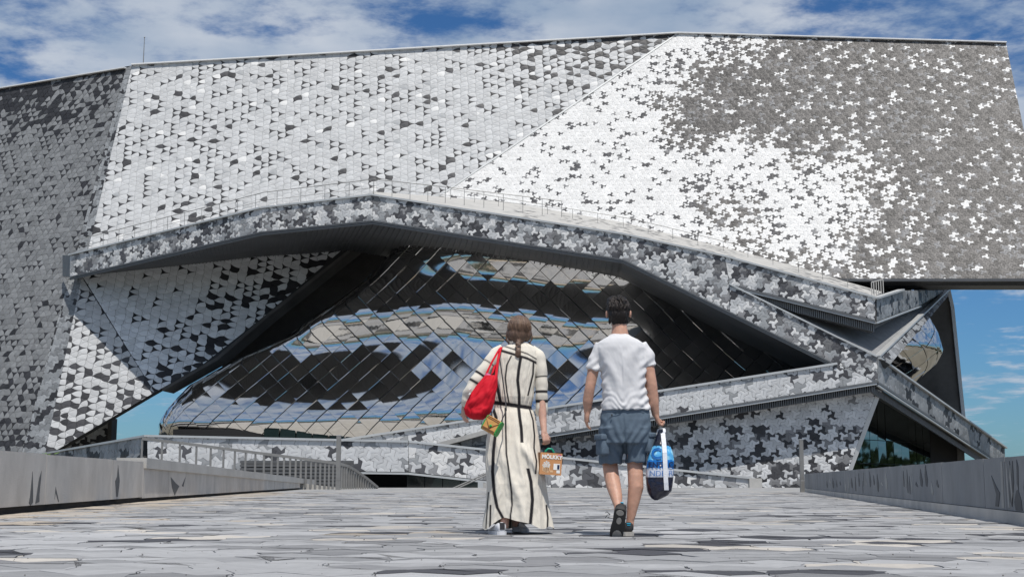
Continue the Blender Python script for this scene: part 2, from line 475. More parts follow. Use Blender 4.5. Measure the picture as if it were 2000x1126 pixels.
def tone_centre(u, v, r, r2, p):                 # bright facet with scattered dark birds
    d = 0.09 + 0.14 * max(0, fbm(u, v, .006, 2)) + 0.62 * smooth(120, 0, (v - 75) + max(0, 1050 - u) * .55) * smooth(700, 1000, u)
    d += 0.50 * smooth(0, 60, (140 - v) + (u - 258) * -.058 + 10) * (0.35 if u < 900 else .8) * smooth(.1, .5, fbm(u, v, .01, 8) + .35)
    d += 0.05 * smooth(180, 140, abs(v - 250))
    d += 0.35 * smooth(90, 20, abs(u - 380)) * smooth(60, 20, abs(v - 425))
    if r < d: return shade(DARK, 1 + 1.2 * r2 * r2) if r2 < .86 else COOL
    if r > 0.985: return WHITE
    return shade(LIGHT, 0.86 + 0.2 * r2)
def tone_right(u, v, r, r2, p):
    # pale lower-left sweep, brown-grey above and right: tile tones plus painted sun sheen
    edge = smooth(-60, 90, u - (1300 + 0.0 * v) + 60 * fbm(u, v, .007, 5))
    upper = edge * smooth(340, 250, v + 55 * fbm(u, v, .008, 1) - max(0, u - 1500) * .05)
    upper *= 1 - .75 * smooth(150, 95, v) * smooth(1560, 1400, u)
    rightf = smooth(1560, 1800, u + 70 * fbm(u, v, .008, 9))
    low = smooth(440, 560, v + 40 * fbm(u, v, .01, 4)) * smooth(1240, 1480, u) * .75
    mid = 0.42 * smooth(130, 30, abs(u - 1430 - (v - 420) * .3)) * smooth(320, 400, v)
    q = max(upper, rightf, low, mid)
    d = 0.11 + 0.81 * q + 0.14 * fbm(u, v, .02, 3)
    if r < d:
        if r2 < .12: return shade(MID, .9)
        return shade(WARM, 0.6 + 1.1 * hsh(u * 7, v * 7)) if q > .3 else shade(DARK, 1.2 + r2)
    return shade(WHITE, 0.88 + 0.12 * r2)
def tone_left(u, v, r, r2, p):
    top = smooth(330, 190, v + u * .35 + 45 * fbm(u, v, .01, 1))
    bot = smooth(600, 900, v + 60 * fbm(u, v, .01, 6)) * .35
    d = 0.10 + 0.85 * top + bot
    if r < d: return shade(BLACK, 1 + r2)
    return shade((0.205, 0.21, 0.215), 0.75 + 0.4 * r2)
def tone_band(dens, lo=.5):
    def f(u, v, r, r2, p):
        d = dens + .25 * fbm(u, v, .012, 5)
        if r < d * .5: return shade(DARK, 1.4 + 1.6 * r2)
        if r < d: return shade(MID, .7 + .6 * r2)
        if r > .80: return shade(WHITE, .95)
        return shade(LIGHT if r2 > lo else COOL, .85 + .2 * r2)
    return f
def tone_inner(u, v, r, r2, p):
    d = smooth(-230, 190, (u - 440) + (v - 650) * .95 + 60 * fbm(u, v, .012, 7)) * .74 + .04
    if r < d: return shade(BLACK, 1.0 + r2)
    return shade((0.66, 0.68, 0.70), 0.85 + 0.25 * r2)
def tone_inner_lit(u, v, r, r2, p):
    d = .20 + .25 * smooth(600, 760, v)
    if r < d: return shade(DARK, 1.0 + r2)
    return shade(LIGHT, 0.85 + 0.2 * r2)
def tone_wall(u, v, r, r2, p):
    d = .14 + .26 * smooth(790, 850, v + 14 * fbm(u, v, .02, 2)) - .2 * smooth(1640, 1560, u) * smooth(800, 760, v)
    if r < d * .6: return shade(DARK, 1 + r2)
    if r < d: return shade(MID, .7 + .5 * r2)
    return shade((.62, .625, .63), .8 + .3 * r2)
def tone_pale(u, v, r, r2, p):
    if r < .09: return shade(DARK, 1.6 + r2)
    if r < .20: return shade(COOL, .8)
    return shade(LIGHT, .95 + .18 * r2)
def tone_grey(u, v, r, r2, p):
    if r < .2: return shade(BLACK, 1.2 + r2)
    return shade((0.24, 0.25, 0.26), 0.7 + .6 * r2)

def facet(name, plane, pxs, tone, seed, thick=0.5, a=.92, h=.62, cut=None, **kw):
    pts = plane.pxs(pxs)
    mb = MB(); mb.prism(pts, -plane.n * thick)
    o = H(mb.build(name, M['joint']))
    for k, piece in enumerate(cut or [pxs]):
        clad(plane.pxs(piece), o, a, h, tone, seed * 10 + k, **kw)
    return o
def strip(name, pts_a, pts_b, mat, d=(0, 0, -0.12)):      # ribbon between two lines, with thickness
    mb = MB(); d = Vector(d)
    for i in range(len(pts_a) - 1):
        mb.prism([pts_a[i], pts_a[i + 1], pts_b[i + 1], pts_b[i]], d)
    return H(mb.build(name, mat))

# --- main volume
A2 = Pl(P(258, 128, 118), P(1325, 66, 117), P(174, 486, 112.6))
F0, F1 = A2.px(1325, 66), A2.px(868, 377)
A3 = Pl(F0, F1, P(1662, 548, 101))
A1 = Pl(P(250, 131, 118), P(40, 880, 108.5), P(0, 170, 126))
centre = facet('facade', A2, [(258, 128), (1325, 66), (860, 383), (166, 514)], tone_centre, 1, .6, .49, .68, gap=.012, amp=.085, merge=.0, tilt=.02, rot=PI / 2 + .05, star='star')
right = facet('facade', A3, [(1325, 66), (1965, 85), (2060, 548), (1662, 548), (860, 383)], tone_right, 2, .6, .53, .40, gap=.012, amp=.24, merge=.05, tilt=.04, rot=-.06)
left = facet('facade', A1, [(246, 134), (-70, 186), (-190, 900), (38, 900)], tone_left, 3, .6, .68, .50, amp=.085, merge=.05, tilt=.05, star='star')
for o, t in ((centre, 'pale silver facade sprinkled with dark birds'), (right, 'facade of white to brown-grey tiles with painted sun sheen'), (left, 'dark grey facade turned from the sun')): o['label'] = t
# narrow return between the dark facade and the pale one
sv = [P(258, 128, 118), P(246, 134, 117.6)]
ret_pts = [A2.px(258, 128), A1.px(246, 134), A1.px(38, 900), A2.px(86, 900)]
mb = MB(); mb.prism(ret_pts, (0, 0.5, 0)); ret = H(mb.build('facade_return', M['joint']))
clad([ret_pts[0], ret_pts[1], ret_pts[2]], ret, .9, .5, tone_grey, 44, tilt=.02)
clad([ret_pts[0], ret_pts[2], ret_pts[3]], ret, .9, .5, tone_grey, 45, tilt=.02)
# roof, back and end of the volume
tl, tm, tr, br_, bl_ = A1.px(-70, 186), F0, A3.px(1965, 85), A3.px(2060, 548), A3.px(1662, 548)
tlm = A2.px(258, 128)
bk = Vector((0, 34, 0))
mb = MB(); mb.add([tl, tlm, tm, tr, tr + bk, tm + bk, tlm + bk, tl + bk], [(0, 1, 6, 7), (1, 2, 5, 6), (2, 3, 4, 5)]); H(mb.build('roof', M['joint']))
mb = MB(); mb.add([tr, br_, br_ + Vector((0, 4.4, 0)), tr + bk], [(0, 1, 2, 3)]); H(mb.build('end_wall', M['joint']))
mb = MB()
mb.add([tl + bk, tlm + bk, tm + bk, tr + bk, br_ + Vector((0, 4.4, 0)), bl_ + Vector((-6, 4.4, 0)), Vector((10, 125, 19)), Vector((-26, 125, 21)), Vector((-70, 140, 19))], [(0, 1, 2, 3, 4, 5, 6, 7, 8)])
H(mb.build('rear_wall', M['joint']))
# underside of the overhanging right end
und_a, und_b = [bl_ + Vector((-6, 0, -.03)), br_ + Vector((0, 0, -.03))], [bl_ + Vector((-4, 4.4, -.05)), br_ + Vector((0, 4.4, -.05))]
strip('underside', und_a, und_b, M['soffit'], (0, 0, .2))
# coping along the roof edge, lightning rod
cop = MB()
for a_, b_ in ((A1.px(-70, 186), A1.px(246, 134)), (A2.px(258, 128), F0), (F0, A3.px(1965, 85))):
    cop.bar(a_ + Vector((0, -.1, .03)), b_ + Vector((0, -.1, .03)), .5, .10)
H(cop.build('coping', M['trim']))
fold = MB(); fold.bar(F0 + A3.n * .06, A3.px(868, 377) + A3.n * .06, .16, .05, up=A3.n); H(fold.build('fold_strip', M['coping']))
q = A2.px(276, 127); rod = MB(); rod.tube([q + Vector((0, .6, -.2)), q + Vector((.02, .6, 2.75))], [.05, .028], 6)
rod.tube([q + Vector((.02, .6, 2.72)), q + Vector((.02, .6, 2.8)), q + Vector((.02, .6, 2.88))], [.02, .07, .02], 6)
H(rod.build('lightning_rod', M['steel']))

# --- upper ramp: parapet bands
def seg_plane(u0, v0, y0, u1, v1, y1): return vpl(P(u0, v0, y0), P(u1, v1, y1))
Ba = seg_plane(137, 499, 110, 512, 407, 97.5)
Bb = seg_plane(512, 407, 97.5, 728, 382, 95)
Bc = seg_plane(728, 382, 95, 1710, 582, 87)
band_t = tone_band(.40)
ba = facet('parapet', Ba, [(137, 499), (512, 407), (512, 452), (137, 540)], tone_band(.42, .6), 11, .4, .60, .50, amp=.22, merge=.08, tilt=.05)
bb = facet('parapet', Bb, [(512, 407), (728, 382), (728, 430), (512, 452)], tone_band(.42, .3), 12, .4, .60, .50, amp=.22, merge=.08, tilt=.05)
c_pieces = [[(728, 382), (1217, 458), (1217, 506), (728, 430)],
            [(1217, 458), (1415, 501), (1425, 555), (1425, 608), (1217, 506)],
            [(1415, 501), (1710, 582), (1710, 625), (1425, 555)],
            [(1425, 555), (1714, 697), (1714, 744), (1631, 710), (1425, 608)]]
bc = facet('parapet', Bc, [(728, 382), (1217, 458), (1415, 501), (1710, 582), (1710, 625), (1425, 555), (1714, 697), (1714, 744), (1631, 710), (1425, 608), (1217, 506), (728, 430)], band_t, 13, .4, .60, .51, cut=c_pieces, amp=.22, merge=.08, tilt=.05, rot=.5)
# end face of the band at the left
mb = MB(); e0, e1 = Ba.px(137, 499), Ba.px(137, 540)
mb.prism([e0, e1, P(122, 539, 111.5), P(122, 498, 111.5)], (.05, .2, 0)); H(mb.build('parapet_end', M['fin']))
def along(plane, pts): return [plane.px(*p) for p in pts]
topline = along(Ba, [(137, 499), (512, 407)]) + along(Bb, [(728, 382)]) + along(Bc, [(1217, 458), (1415, 501), (1710, 582)])
botline = along(Ba, [(137, 540), (512, 452)]) + along(Bb, [(728, 430)]) + along(Bc, [(1217, 506), (1425, 608), (1631, 710), (1714, 744)])
def edging(name, line, w, hgt, mat, dz=0, dy=-.08):
    mb = MB()
    for i in range(len(line) - 1):
        mb.bar(line[i] + Vector((0, dy, dz)), line[i + 1] + Vector((0, dy, dz)), w, hgt)
    return H(mb.build(name, mat))
edging('coping', topline, .55, .12, M['coping'], .05, .1)
def ribbed_edge(line, h0=.30, name='ribbed_edge'):
    for k in range(3):
        edging(name, line, .10, h0 / 3 * .7, M['fin'], -.05 - k * h0 / 3, -.10 + .06 * k)
ribbed_edge(botline)
split_top = along(Bc, [(1425, 555), (1714, 697)])
edging('coping', split_top, .55, .10, M['coping'], .03, .1)
split_up = along(Bc, [(1425, 556), (1710, 626)])
edging('ribbed_edge', split_up, .12, .10, M['fin'], -.05, -.05)
edging('ribbed_edge', split_up, .12, .08, M['coping'], -.17, 0)
# sloped walkway between the band and the facade
wa = [p + Vector((0, .25, .02)) for p in along(Bb, [(728, 382)]) + along(Bc, [(1000, 424), (1217, 458), (1415, 501), (1560, 541), (1706, 581)])]
wb = [A2.px(728, 374), A3.px(1000, 396), A3.px(1217, 434), A3.px(1415, 483), A3.px(1560, 521), P(1722, 570, 99)]
wb = [p + (p - q) * .05 for p, q in zip(wb, wa)]
walk = strip('walkway', wa, wb, M['concrete_light'], (0, 0, -.2))
wa0 = [p + Vector((0, .25, .02)) for p in along(Ba, [(137, 499), (512, 407)]) + along(Bb, [(728, 382)])]
wb0 = [wa0[0] + Vector((0, 5, .3)), wa0[1] + Vector((0, 24, 1.2)), wa0[2] + Vector((0, 26, 1.2))]
strip('walkway', wa0, wb0, M['concrete_light'], (0, 0, -.2))
# dark flecks of paving laid in the sloped walkway
fl = MB()
for k in range(420):
    i = k % 5; s, t = hsh(k, 1), hsh(k, 2) * .94 + .03
    a0 = wa[i].lerp(wa[i + 1], s); b0 = wb[i].lerp(wb[i + 1], s); c0 = a0.lerp(b0, t)
    dx = (wa[i + 1] - wa[i]).normalized(); dy = (b0 - a0).normalized()
    n_ = dx.cross(dy).normalized()
    if n_.z < 0: n_ = -n_
    c0 += n_ * .012
    l, w = .35 + .5 * hsh(k, 3), .25 + .4 * hsh(k, 4)
    fl.add([c0 - dx * l * .5, c0 - dy * w * .4 + dx * .1, c0 + dx * l * .5, c0 + dy * w * .5], [(0, 1, 2, 3)])
flo = H(fl.build('paving_flecks', M['concrete_grey'])); flo['kind'] = 'stuff'
# railing along the ramp
def railing(name, base, top, n_posts, r=.022, midrail=True):
    e = H(empty(name))
    tot = [0]
    for i in range(len(base) - 1): tot.append(tot[-1] + (base[i + 1] - base[i]).length)
    def at(line, s):
        for i in range(len(line) - 1):
            if s <= tot[i + 1] + 1e-6:
                t = (s - tot[i]) / (tot[i + 1] - tot[i]); return line[i].lerp(line[i + 1], t)
        return line[-1]
    mb = MB(); mb.tube(top, r * 1.3, 5); mb.build('handrail', M['steel'], e)
    if midrail:
        mb = MB(); mb.tube([b.lerp(t, .5) for b, t in zip(base, top)], r * .7, 4); mb.build('midrail', M['steel'], e)
    for k in range(n_posts + 1):
        s = tot[-1] * k / n_posts
        mb = MB(); mb.tube([at(base, s), at(top, s)], r, 5); mb.build('post', M['steel'], e)
    return e
zr = Vector((0, 0, 1.25))
rb = [p + Vector((0, .6, .1)) for p in along(Ba, [(137, 499), (512, 407)]) + along(Bb, [(728, 382)])]
railing('railing', rb, [p + zr for p in rb], 16)
rb2 = [rb[-1], P(880, 398, 99), P(1097, 424, 100)]
railing('railing', rb2, [p + zr for p in rb2], 10)
rb3 = [P(880, 392, 105), P(1240, 452, 101), P(1420, 497, 98), P(1560, 536, 95), P(1706, 574, 91)]
railing('railing', rb3, [p + Vector((0, 0, .95)) for p in rb3], 17, .018, False)
gt = H(empty('end_gate'))
for k in range(6):
    mb = MB(); p0 = P(1703 + k * 4.5, 578 - k * 1.2, 89.6); mb.bar(p0, p0 + Vector((0, 0, .95)), .05); mb.build('bar', M['concrete_light'], gt)
mb = MB(); mb.bar(P(1703, 578, 89.6) + Vector((0, 0, .95)), P(1725.5, 572, 89.6) + Vector((0, 0, .95)), .07); mb.build('handrail', M['concrete_light'], gt)

# --- soffit under the band
sa = [p + Vector((0, .2, .02)) for p in botline]
sb = [Vector((p.x * 1.10 + .8, 117, p.z + 1.2)) for p in botline]
sb[0] = P(150, 541, 113.5); sb[1] = P(512, 500, 112.5); sb[2] = P(690, 490, 115)
sof = strip('soffit', sa, sb, M['soffit'], (0, 0, .25))
rib = MB()
for i in range(3):
    n_ = int((sa[i + 1] - sa[i]).length / .42)
    for k in range(n_):
        t = (k + .5) / n_
        rib.bar(sa[i].lerp(sa[i + 1], t) + Vector((0, .1, -.05)), sb[i].lerp(sb[i + 1], t) + Vector((0, 0, -.02)), .07, .09)
ro = H(rib.build('soffit_ribs', M['soffit'])); ro['kind'] = 'stuff'

# --- inner wall below the band, left of the shell
C1L = A2
c1a_px = [(161, 541), (291, 757), (316, 757), (212, 820), (86, 893)]
c1a = facet('inner_wall', A2, [(160, 541), (302, 766), (86, 893)], tone_inner_lit, 21, .5, .54, .72, amp=.085, merge=.05, tilt=.03, star='star', rot=PI / 2)
C1 = Pl(A2.px(160, 541), A2.px(302, 766), P(680, 492, 114))
c1b = facet('inner_wall', C1, [(160, 538), (440, 470), (690, 480), (525, 610), (423, 697), (302, 766)], tone_inner, 22, .5, .54, .72, amp=.085, merge=.05, tilt=.03, star='star', rot=PI / 2 - .1)
# edge beam of the inner wall, raw concrete recess behind
edge_px = [(690, 480), (525, 610), (423, 697), (316, 757)]
mb = MB()
for i in range(3):
    a0, b0 = C1.px(*edge_px[i]), C1.px(*edge_px[i + 1])
    mb.prism([a0, b0, b0 + Vector((.5, 1.6, -.1)), a0 + Vector((.5, 1.6, -.1))], (.05, .1, -.25))
H(mb.build('wall_edge', M['concrete_dark']))
mb = MB(); mb.add([P(690, 470, 119), P(525, 600, 119), P(428, 690, 119), P(440, 740, 119), P(700, 700, 119), P(760, 470, 119)], [(0, 1, 2, 3, 4, 5)])
H(mb.build('recess_wall', M['concrete_dark']))
small = vpl(P(86, 893, 116), P(212, 820, 116))
facet('inner_wall', vpl(P(80, 880, 116), P(214, 880, 116)), [(92, 893), (212, 821), (212, 862), (180, 893)], tone_inner_lit, 23, .4)
mb = MB(); mb.box(P(211, 820, 115).x, P(219, 820, 115).x, 115, 116.5, 0, P(215, 816, 115).z); H(mb.build('pillar', M['concrete_dark']))

# --- lower ramp band with the wall beneath it
D0, D1 = P(1712, 744, 87), P(663, 861, 90)
B2 = vpl(D0, D1)
b2 = facet('parapet', B2, [(663, 861), (1635, 711), (1712, 744), (901, 874)], tone_pale, 31, .4, .74, .62, amp=.22, merge=.08, tilt=.04, rot=.12)
b2top = along(B2, [(663, 861), (1635, 711)]); b2bot = along(B2, [(901, 874), (1712, 744)])
edging('coping', b2top, .6, .14, M['coping'], .05, .12)
edging('ribbed_edge', b2bot, .12, .10, M['fin'], -.05, -.06)
edging('ribbed_edge', b2bot, .12, .10, M['coping'], -.17, -.02)
G = B2.back(1.75)
gw = facet('ramp_wall', G, [(880, 876), (1717, 750), (1658, 914), (1634, 975), (880, 975)], tone_wall, 32, .5, .68, .49, amp=.23, merge=.05, tilt=.05)
mb = MB(); ga, gb = G.px(1717, 752), G.px(1634, 975)
mb.prism([ga, gb, gb + Vector((.35, .1, 0)), ga + Vector((.35, .1, 0))], -G.n * .5); H(mb.build('wall_edge', M['coping']))
fins = MB()                                     # closely set fins below the band
n_ = 190
for k in range(n_):
    t = (k + .5) / n_; p0 = b2bot[0].lerp(b2bot[1], t) + Vector((0, .35, -.2))
    fins.box(p0.x - .035, p0.x + .035, p0.y, p0.y + 1.2, p0.z - .42 * min(1, .3 + t * 1.2), p0.z)
fo = H(fins.build('edge_fins', M['fin'])); fo['kind'] = 'stuff'
mb = MB(); s0 = [p + Vector((0, .15, -.2)) for p in b2bot]; s1 = [p + Vector((0, 3.2, -.2)) for p in b2bot]
mb.prism([s0[0], s0[1], s1[1], s1[0]], (0, 0, .1)); H(mb.build('soffit', M['soffit']))

# --- low front band, dark opening underneath
Hl, Hm, Hr = P(288, 852, 84.5), P(798, 863, 83), P(1464, 934, 85)
H1, H2 = vpl(Hl, Hm), vpl(Hm, Hr)
h1 = facet('parapet', H1, [(288, 852), (798, 863), (798, 921), (288, 915)], tone_pale, 33, .4, .84, .70, amp=.22, merge=.08, tilt=.03)
h2 = facet('parapet', H2, [(798, 863), (1464, 934), (1464, 957), (1130, 957), (798, 921)], tone_band(.36, .2), 34, .4, .80, .66, amp=.22, merge=.08, tilt=.03)
edging('coping', [Hl, Hm, Hr], .55, .13, M['coping'], .05, .1)
hb = [H1.px(288, 916), H1.px(798, 922), H2.px(1120, 957)]
edging('ribbed_edge', hb, .12, .12, M['coping'], -.06, -.06)
mb = MB(); e = H2.px(1464, 934); mb.box(e.x - .05, e.x + .75, e.y - .2, e.y + .4, -2.5, e.z + .03); H(mb.build('end_pier', M['concrete_light']))
B3 = vpl(Hl, P(80, 888, 104))
facet('parapet', B3, [(280, 853), (80, 888), (80, 905), (280, 915)], tone_grey, 35, .4, 1.0, .8, tilt=.03)
edging('coping', [Hl, P(80, 888, 104)], .5, .13, M['coping'], .05, .1)
mb = MB(); mb.box(-14.5, 1.5, 89.0, 89.2, -3, 2); H(mb.build('lobby_back_wall', M['black']))
lg = H(empty('lobby_glazing'))
for k in range(4):
    x0 = P(795, 930, 86).x + k * 1.15
    mb = MB(); mb.box(x0, x0 + 1.1, 86, 86.05, -2.6, 1.2); mb.build('pane', M['dark_glass'], lg)
# terrace floor behind the bands
fa = [Hl + Vector((0, .4, -.5)), Hm + Vector((0, .4, -.5)), B2.px(1000, 812) + Vector((0, .5, -.4)), B2.px(1635, 711) + Vector((0, .5, -.4)), D0 + Vector((0, .6, 1.0))]
fb = [Vector((p.x * 1.2, 118, p.z + .2)) for p in fa]; fb[4] = Vector((33, 112, 8))
strip('terrace_floor', fa, fb, M['concrete_light'], (0, 0, -.3))
# glazed strip under the shell
gs = H(empty('strip_glazing'))
for k in range(16):
    x0 = -19 + k * 1.25
    mb = MB(); mb.box(x0 + .04, x0 + 1.2, 102.6, 102.66, 2.4, 4.3); mb.build('pane', M['dark_glass'], gs)
mb = MB(); mb.box(-26, 4, 103.0, 103.2, 2.2, 4.3); mb.build('back_panel', M['black'], gs)

# --- right-hand corner: returns, slot floor, diagonal band, receding band, glass
R1 = Pl(P(1712, 582, 87), P(1712, 628, 87), P(1830, 575, 107))
r1 = facet('parapet', R1, [(1712, 583), (1761, 567), (1850, 566), (1798, 595), (1712, 627)], tone_grey, 41, .4, 1.0, .8, tilt=.02)
edging('coping', [R1.px(1710, 583), R1.px(1761, 567)], .5, .12, M['coping'], .05, .1)
edging('ribbed_edge', [R1.px(1712, 628), R1.px(1798, 596)], .12, .12, M['coping'], -.06, 0)
fins = MB()
for k in range(70):
    t = (k + .5) / 70; p0 = split_up[0].lerp(split_up[1], t) + Vector((0, .3, -.2)); hh = .5 * min(1, t * 2.2)
    fins.box(p0.x - .04, p0.x + .04, p0.y, p0.y + 1.0, p0.z - hh, p0.z)
for k in range(40):
    t = (k + .5) / 40; p0 = R1.px(1712, 628).lerp(R1.px(1798, 596), t) + Vector((-.25, .3, -.1))
    fins.box(p0.x - .04, p0.x + .04, p0.y, p0.y + .3, p0.z - .4 * (1 - t), p0.z)
fo = H(fins.build('edge_fins', M['fin'])); fo['kind'] = 'stuff'
mb = MB(); slot = [Bc.px(1420, 553) + Vector((0, .3, 0)), Bc.px(1712, 692) + Vector((0, .3, 0)), P(1850, 568, 111), P(1700, 560, 112), P(1500, 540, 112)]
mb.add(slot, [(0, 1, 2), (0, 2, 3), (0, 3, 4)]); H(mb.build('slot_floor', M['concrete_grey']))
mb = MB(); s2 = [p + Vector((0, .35, -.05)) for p in split_up] + [R1.px(1798, 596), Vector((30, 112, 17)), Vector((14, 112, 17.4))]
mb.add(s2, [(0, 1, 2, 3, 4)]); H(mb.build('soffit', M['soffit']))
DG = Pl(P(1714, 697, 87), P(1738, 712, 87.6), P(1850, 570, 110))
dg = facet('diagonal_band', DG, [(1714, 697), (1851, 566), (1851, 579), (1738, 712)], tone_grey, 42, .4, 1.0, .6, tilt=.02)
edging('coping', [DG.px(1714, 697), DG.px(1851, 566)], .4, .12, M['coping'], .05, 0)
E2 = Pl(P(1714, 701, 87), P(1714, 744, 87), P(1962, 875, 112))
e2 = facet('parapet', E2, [(1714, 701), (1962, 875), (1962, 894), (1940, 894), (1714, 744)], tone_grey, 43, .4, 1.05, .8, tilt=.02)
edging('coping', [E2.px(1714, 700), E2.px(1962, 875)], .5, .12, M['coping'], .05, .05)
eb = [E2.px(1714, 745), E2.px(1940, 895)]
edging('ribbed_edge', eb, .14, .14, M['fin'], -.06, 0)
edging('ribbed_edge', eb, .14, .12, M['coping'], -.22, .05)
fins = MB()
for k in range(90):
    t = (k + .5) / 90; p0 = eb[0].lerp(eb[1], t) + Vector((-.3, .3, -.28))
    fins.box(p0.x - .04, p0.x + .04, p0.y, p0.y + .3, p0.z - .4, p0.z)
fo = H(fins.build('edge_fins', M['fin'])); fo['kind'] = 'stuff'
mb = MB(); s3 = [D0 + Vector((0, .3, -.3)), eb[1] + Vector((0, 0, -.3)), Vector((eb[1].x - 9, 118, 6.2)), Vector((20, 100, 8.0))]
mb.add([s3[0], s3[1], s3[2], s3[3], G.px(1716, 765)], [(0, 1, 2, 3), (0, 3, 4)]); H(mb.build('soffit', M['soffit']))
GL = vpl(P(1650, 850, 91), P(1816, 870, 103.5))
cw = H(empty('curtain_wall'))
g0, g1 = GL.px(1650, 900), GL.px(1817, 880)
for k in range(11):
    for z0, z1 in ((-2.5, 1.55), (1.6, 3.2), (3.25, 6.8)):
        a_, b_ = g0.lerp(g1, (k + .025) / 11), g0.lerp(g1, (k + .975) / 11)
        mb = MB(); ofs = GL.n * (.02 * (hsh(k, z0 * 10) - .5)); ofs2 = GL.n * (.06 * (hsh(k, z1 * 10, 3) - .5))
        mb.prism([Vector((a_.x, a_.y, z0)) + ofs, Vector((b_.x, b_.y, z0)) + ofs2, Vector((b_.x, b_.y, z1)), Vector((a_.x, a_.y, z1)) - ofs2], -GL.n * .04)
        mb.build('pane', M['glass'], cw)
mb = MB(); mb.prism([Vector((g0.x, g0.y, -2.5)), Vector((g1.x, g1.y, -2.5)), Vector((g1.x, g1.y, 6.8)), Vector((g0.x, g0.y, 6.8))], (-.2, .3, 0))
mb.v = [tuple(Vector(v) - GL.n * .12) for v in mb.v]; mb.build('mullion_frame', M['mullion'], cw)
mb = MB(); w0, w1 = P(1817, 870, 103.6), P(1868, 870, 107)
mb.prism([Vector((w0.x, w0.y, -2.5)), Vector((w1.x, w1.y, -2.5)), Vector((w1.x, w1.y, 6)), Vector((w0.x, w0.y, 6))], (0, .5, 0)); H(mb.build('recess_wall', M['black']))
mb = MB(); w1 = P(1869, 870, 107); mb.box(w1.x, P(1883, 870, 107).x, 107, 108, -2.5, 5); H(mb.build('pillar', M['concrete_dark']))
mb = MB()
fin_px = [(1820, 560), (1850, 564), (1858, 600), (1880, 818), (1800, 800), (1780, 620)]
FIN = vpl(P(1800, 700, 113), P(1880, 700, 113))
mb.prism(FIN.pxs(fin_px), (-1.5, 1.2, 0)); H(mb.build('edge_fin', M['concrete_dark']))
mb = MB(); ln = FIN.pxs([(1850, 564), (1858, 600), (1880, 818)])
for i in range(2): mb.bar(ln[i] + Vector((.05, -.1, 0)), ln[i + 1] + Vector((.05, -.1, 0)), .2, .3)
H(mb.build('edge_trim', M['coping']))

def tile_hidden(u, v):                           # behind the two walkers
    return (940 < u < 1080 and v > 610) or (1140 < u < 1310 and v > 590) or v > 950 or (u < 720 and v > 880) or (u > 1600 and v > 880)
emit_tiles(TILES, 'tile', M['tile'], 'tile_cladding', hall, 300, 0.05, tile_hidden, 0.014)
for o in list(hall.children):
    if o.name.startswith('tile_cladding'): adopt(o, hall)
# ------------------------------------------------------------------ mirrored shell
ZS = [3.4, 4.0, 4.7, 5.2, 6.0, 7.5, 9.6, 10.8, 11.4, 12.3, 13.0, 13.8, 14.8, 15.6, 16.4, 17.2, 18.0, 18.8, 21.5]
SL = {-24: [-1.2, -.9, -.25, .30, .90, 1.15, .95, .70, .50, .40, .40, .50, .60, .60, .60, .60, .60, .60, .7],
      -14: [-1.2, -.9, -.20, .25, .85, 1.1, .75, .30, -.30, -.50, .00, .55, .65, .60, .55, .55, .60, .60, .7],
      -2:  [-1.2, -.9, -.15, .08, .30, .46, .26, .14, -.25, -.50, -.10, .40, .50, .20, -.35, -.30, .20, .60, .7],
      8:   [-1.2, -.8, -.10, .06, .14, .22, .22, .22, -.05, -.35, .00, .35, .40, .05, -.45, -.40, .20, .60, .7],
      18:  [-1.0, -.7, -.05, .10, .26, .60, .65, .62, .60, .55, .55, .50, .50, .45, .25, .20, .40, .60, .7],
      30:  [-.8, -.5, .10, .35, .60, .65, .65, .60, .58, .55, .55, .55, .55, .55, .55, .60, .60, .60, .7]}
XS = sorted(SL)
def slope(x, z):
    x = max(XS[0], min(XS[-1], x)); i = 0
    while i < len(XS) - 2 and x > XS[i + 1]: i += 1
    t = (x - XS[i]) / (XS[i + 1] - XS[i]); t = t * t * (3 - 2 * t)
    s0 = np.interp(z, ZS, SL[XS[i]]); s1 = np.interp(z, ZS, SL[XS[i + 1]])
    return s0 * (1 - t) + s1 * t
NX, NZ = 130, 90
gx = np.linspace(-34, 36, NX); gz = np.linspace(3.2, 21.5, NZ)
YF = np.zeros((NX, NZ))
for i in range(NX):
    acc = 0.0
    for j in range(NZ):
        if j: acc += slope(gx[i], (gz[j] + gz[j - 1]) / 2 + .5 * math.sin(gx[i] * .21) * (1 if gz[j] > 7 else .2)) * (gz[j] - gz[j - 1])
        YF[i, j] = acc
for _ in range(2):                               # soften the folds
    k = YF.copy(); k[:, 1:-1] = (YF[:, :-2] + 2 * YF[:, 1:-1] + YF[:, 2:]) / 4; YF = k
    k = YF.copy(); k[1:-1] = (YF[:-2] + 2 * YF[1:-1] + YF[2:]) / 4; YF = k
def yf(x, z):
    fx = min(max((x + 34) / 70 * (NX - 1), 0), NX - 1.001); fz = min(max((z - 3.2) / 18.3 * (NZ - 1), 0), NZ - 1.001)
    i, j = int(fx), int(fz); a, b = fx - i, fz - j
    v = YF[i, j] * (1 - a) * (1 - b) + YF[i + 1, j] * a * (1 - b) + YF[i, j + 1] * (1 - a) * b + YF[i + 1, j + 1] * a * b
    v += .05 * noise.noise(Vector((x * .35, 0, z * .5)))
    return 102.5 + v * .82 + .0022 * (x - 4) ** 2
def xl(z):                                       # the rounded end of the shell leans over the terrace
    return float(np.interp(z, [3, 3.9, 4.8, 6.0, 8.0, 10.1, 12, 14.4, 16.4, 18.9, 22], [-28.0, -28.8, -28.8, -28.3, -27.0, -23.8, -19.3, -16.0, -13.4, -10.9, -9.3]))
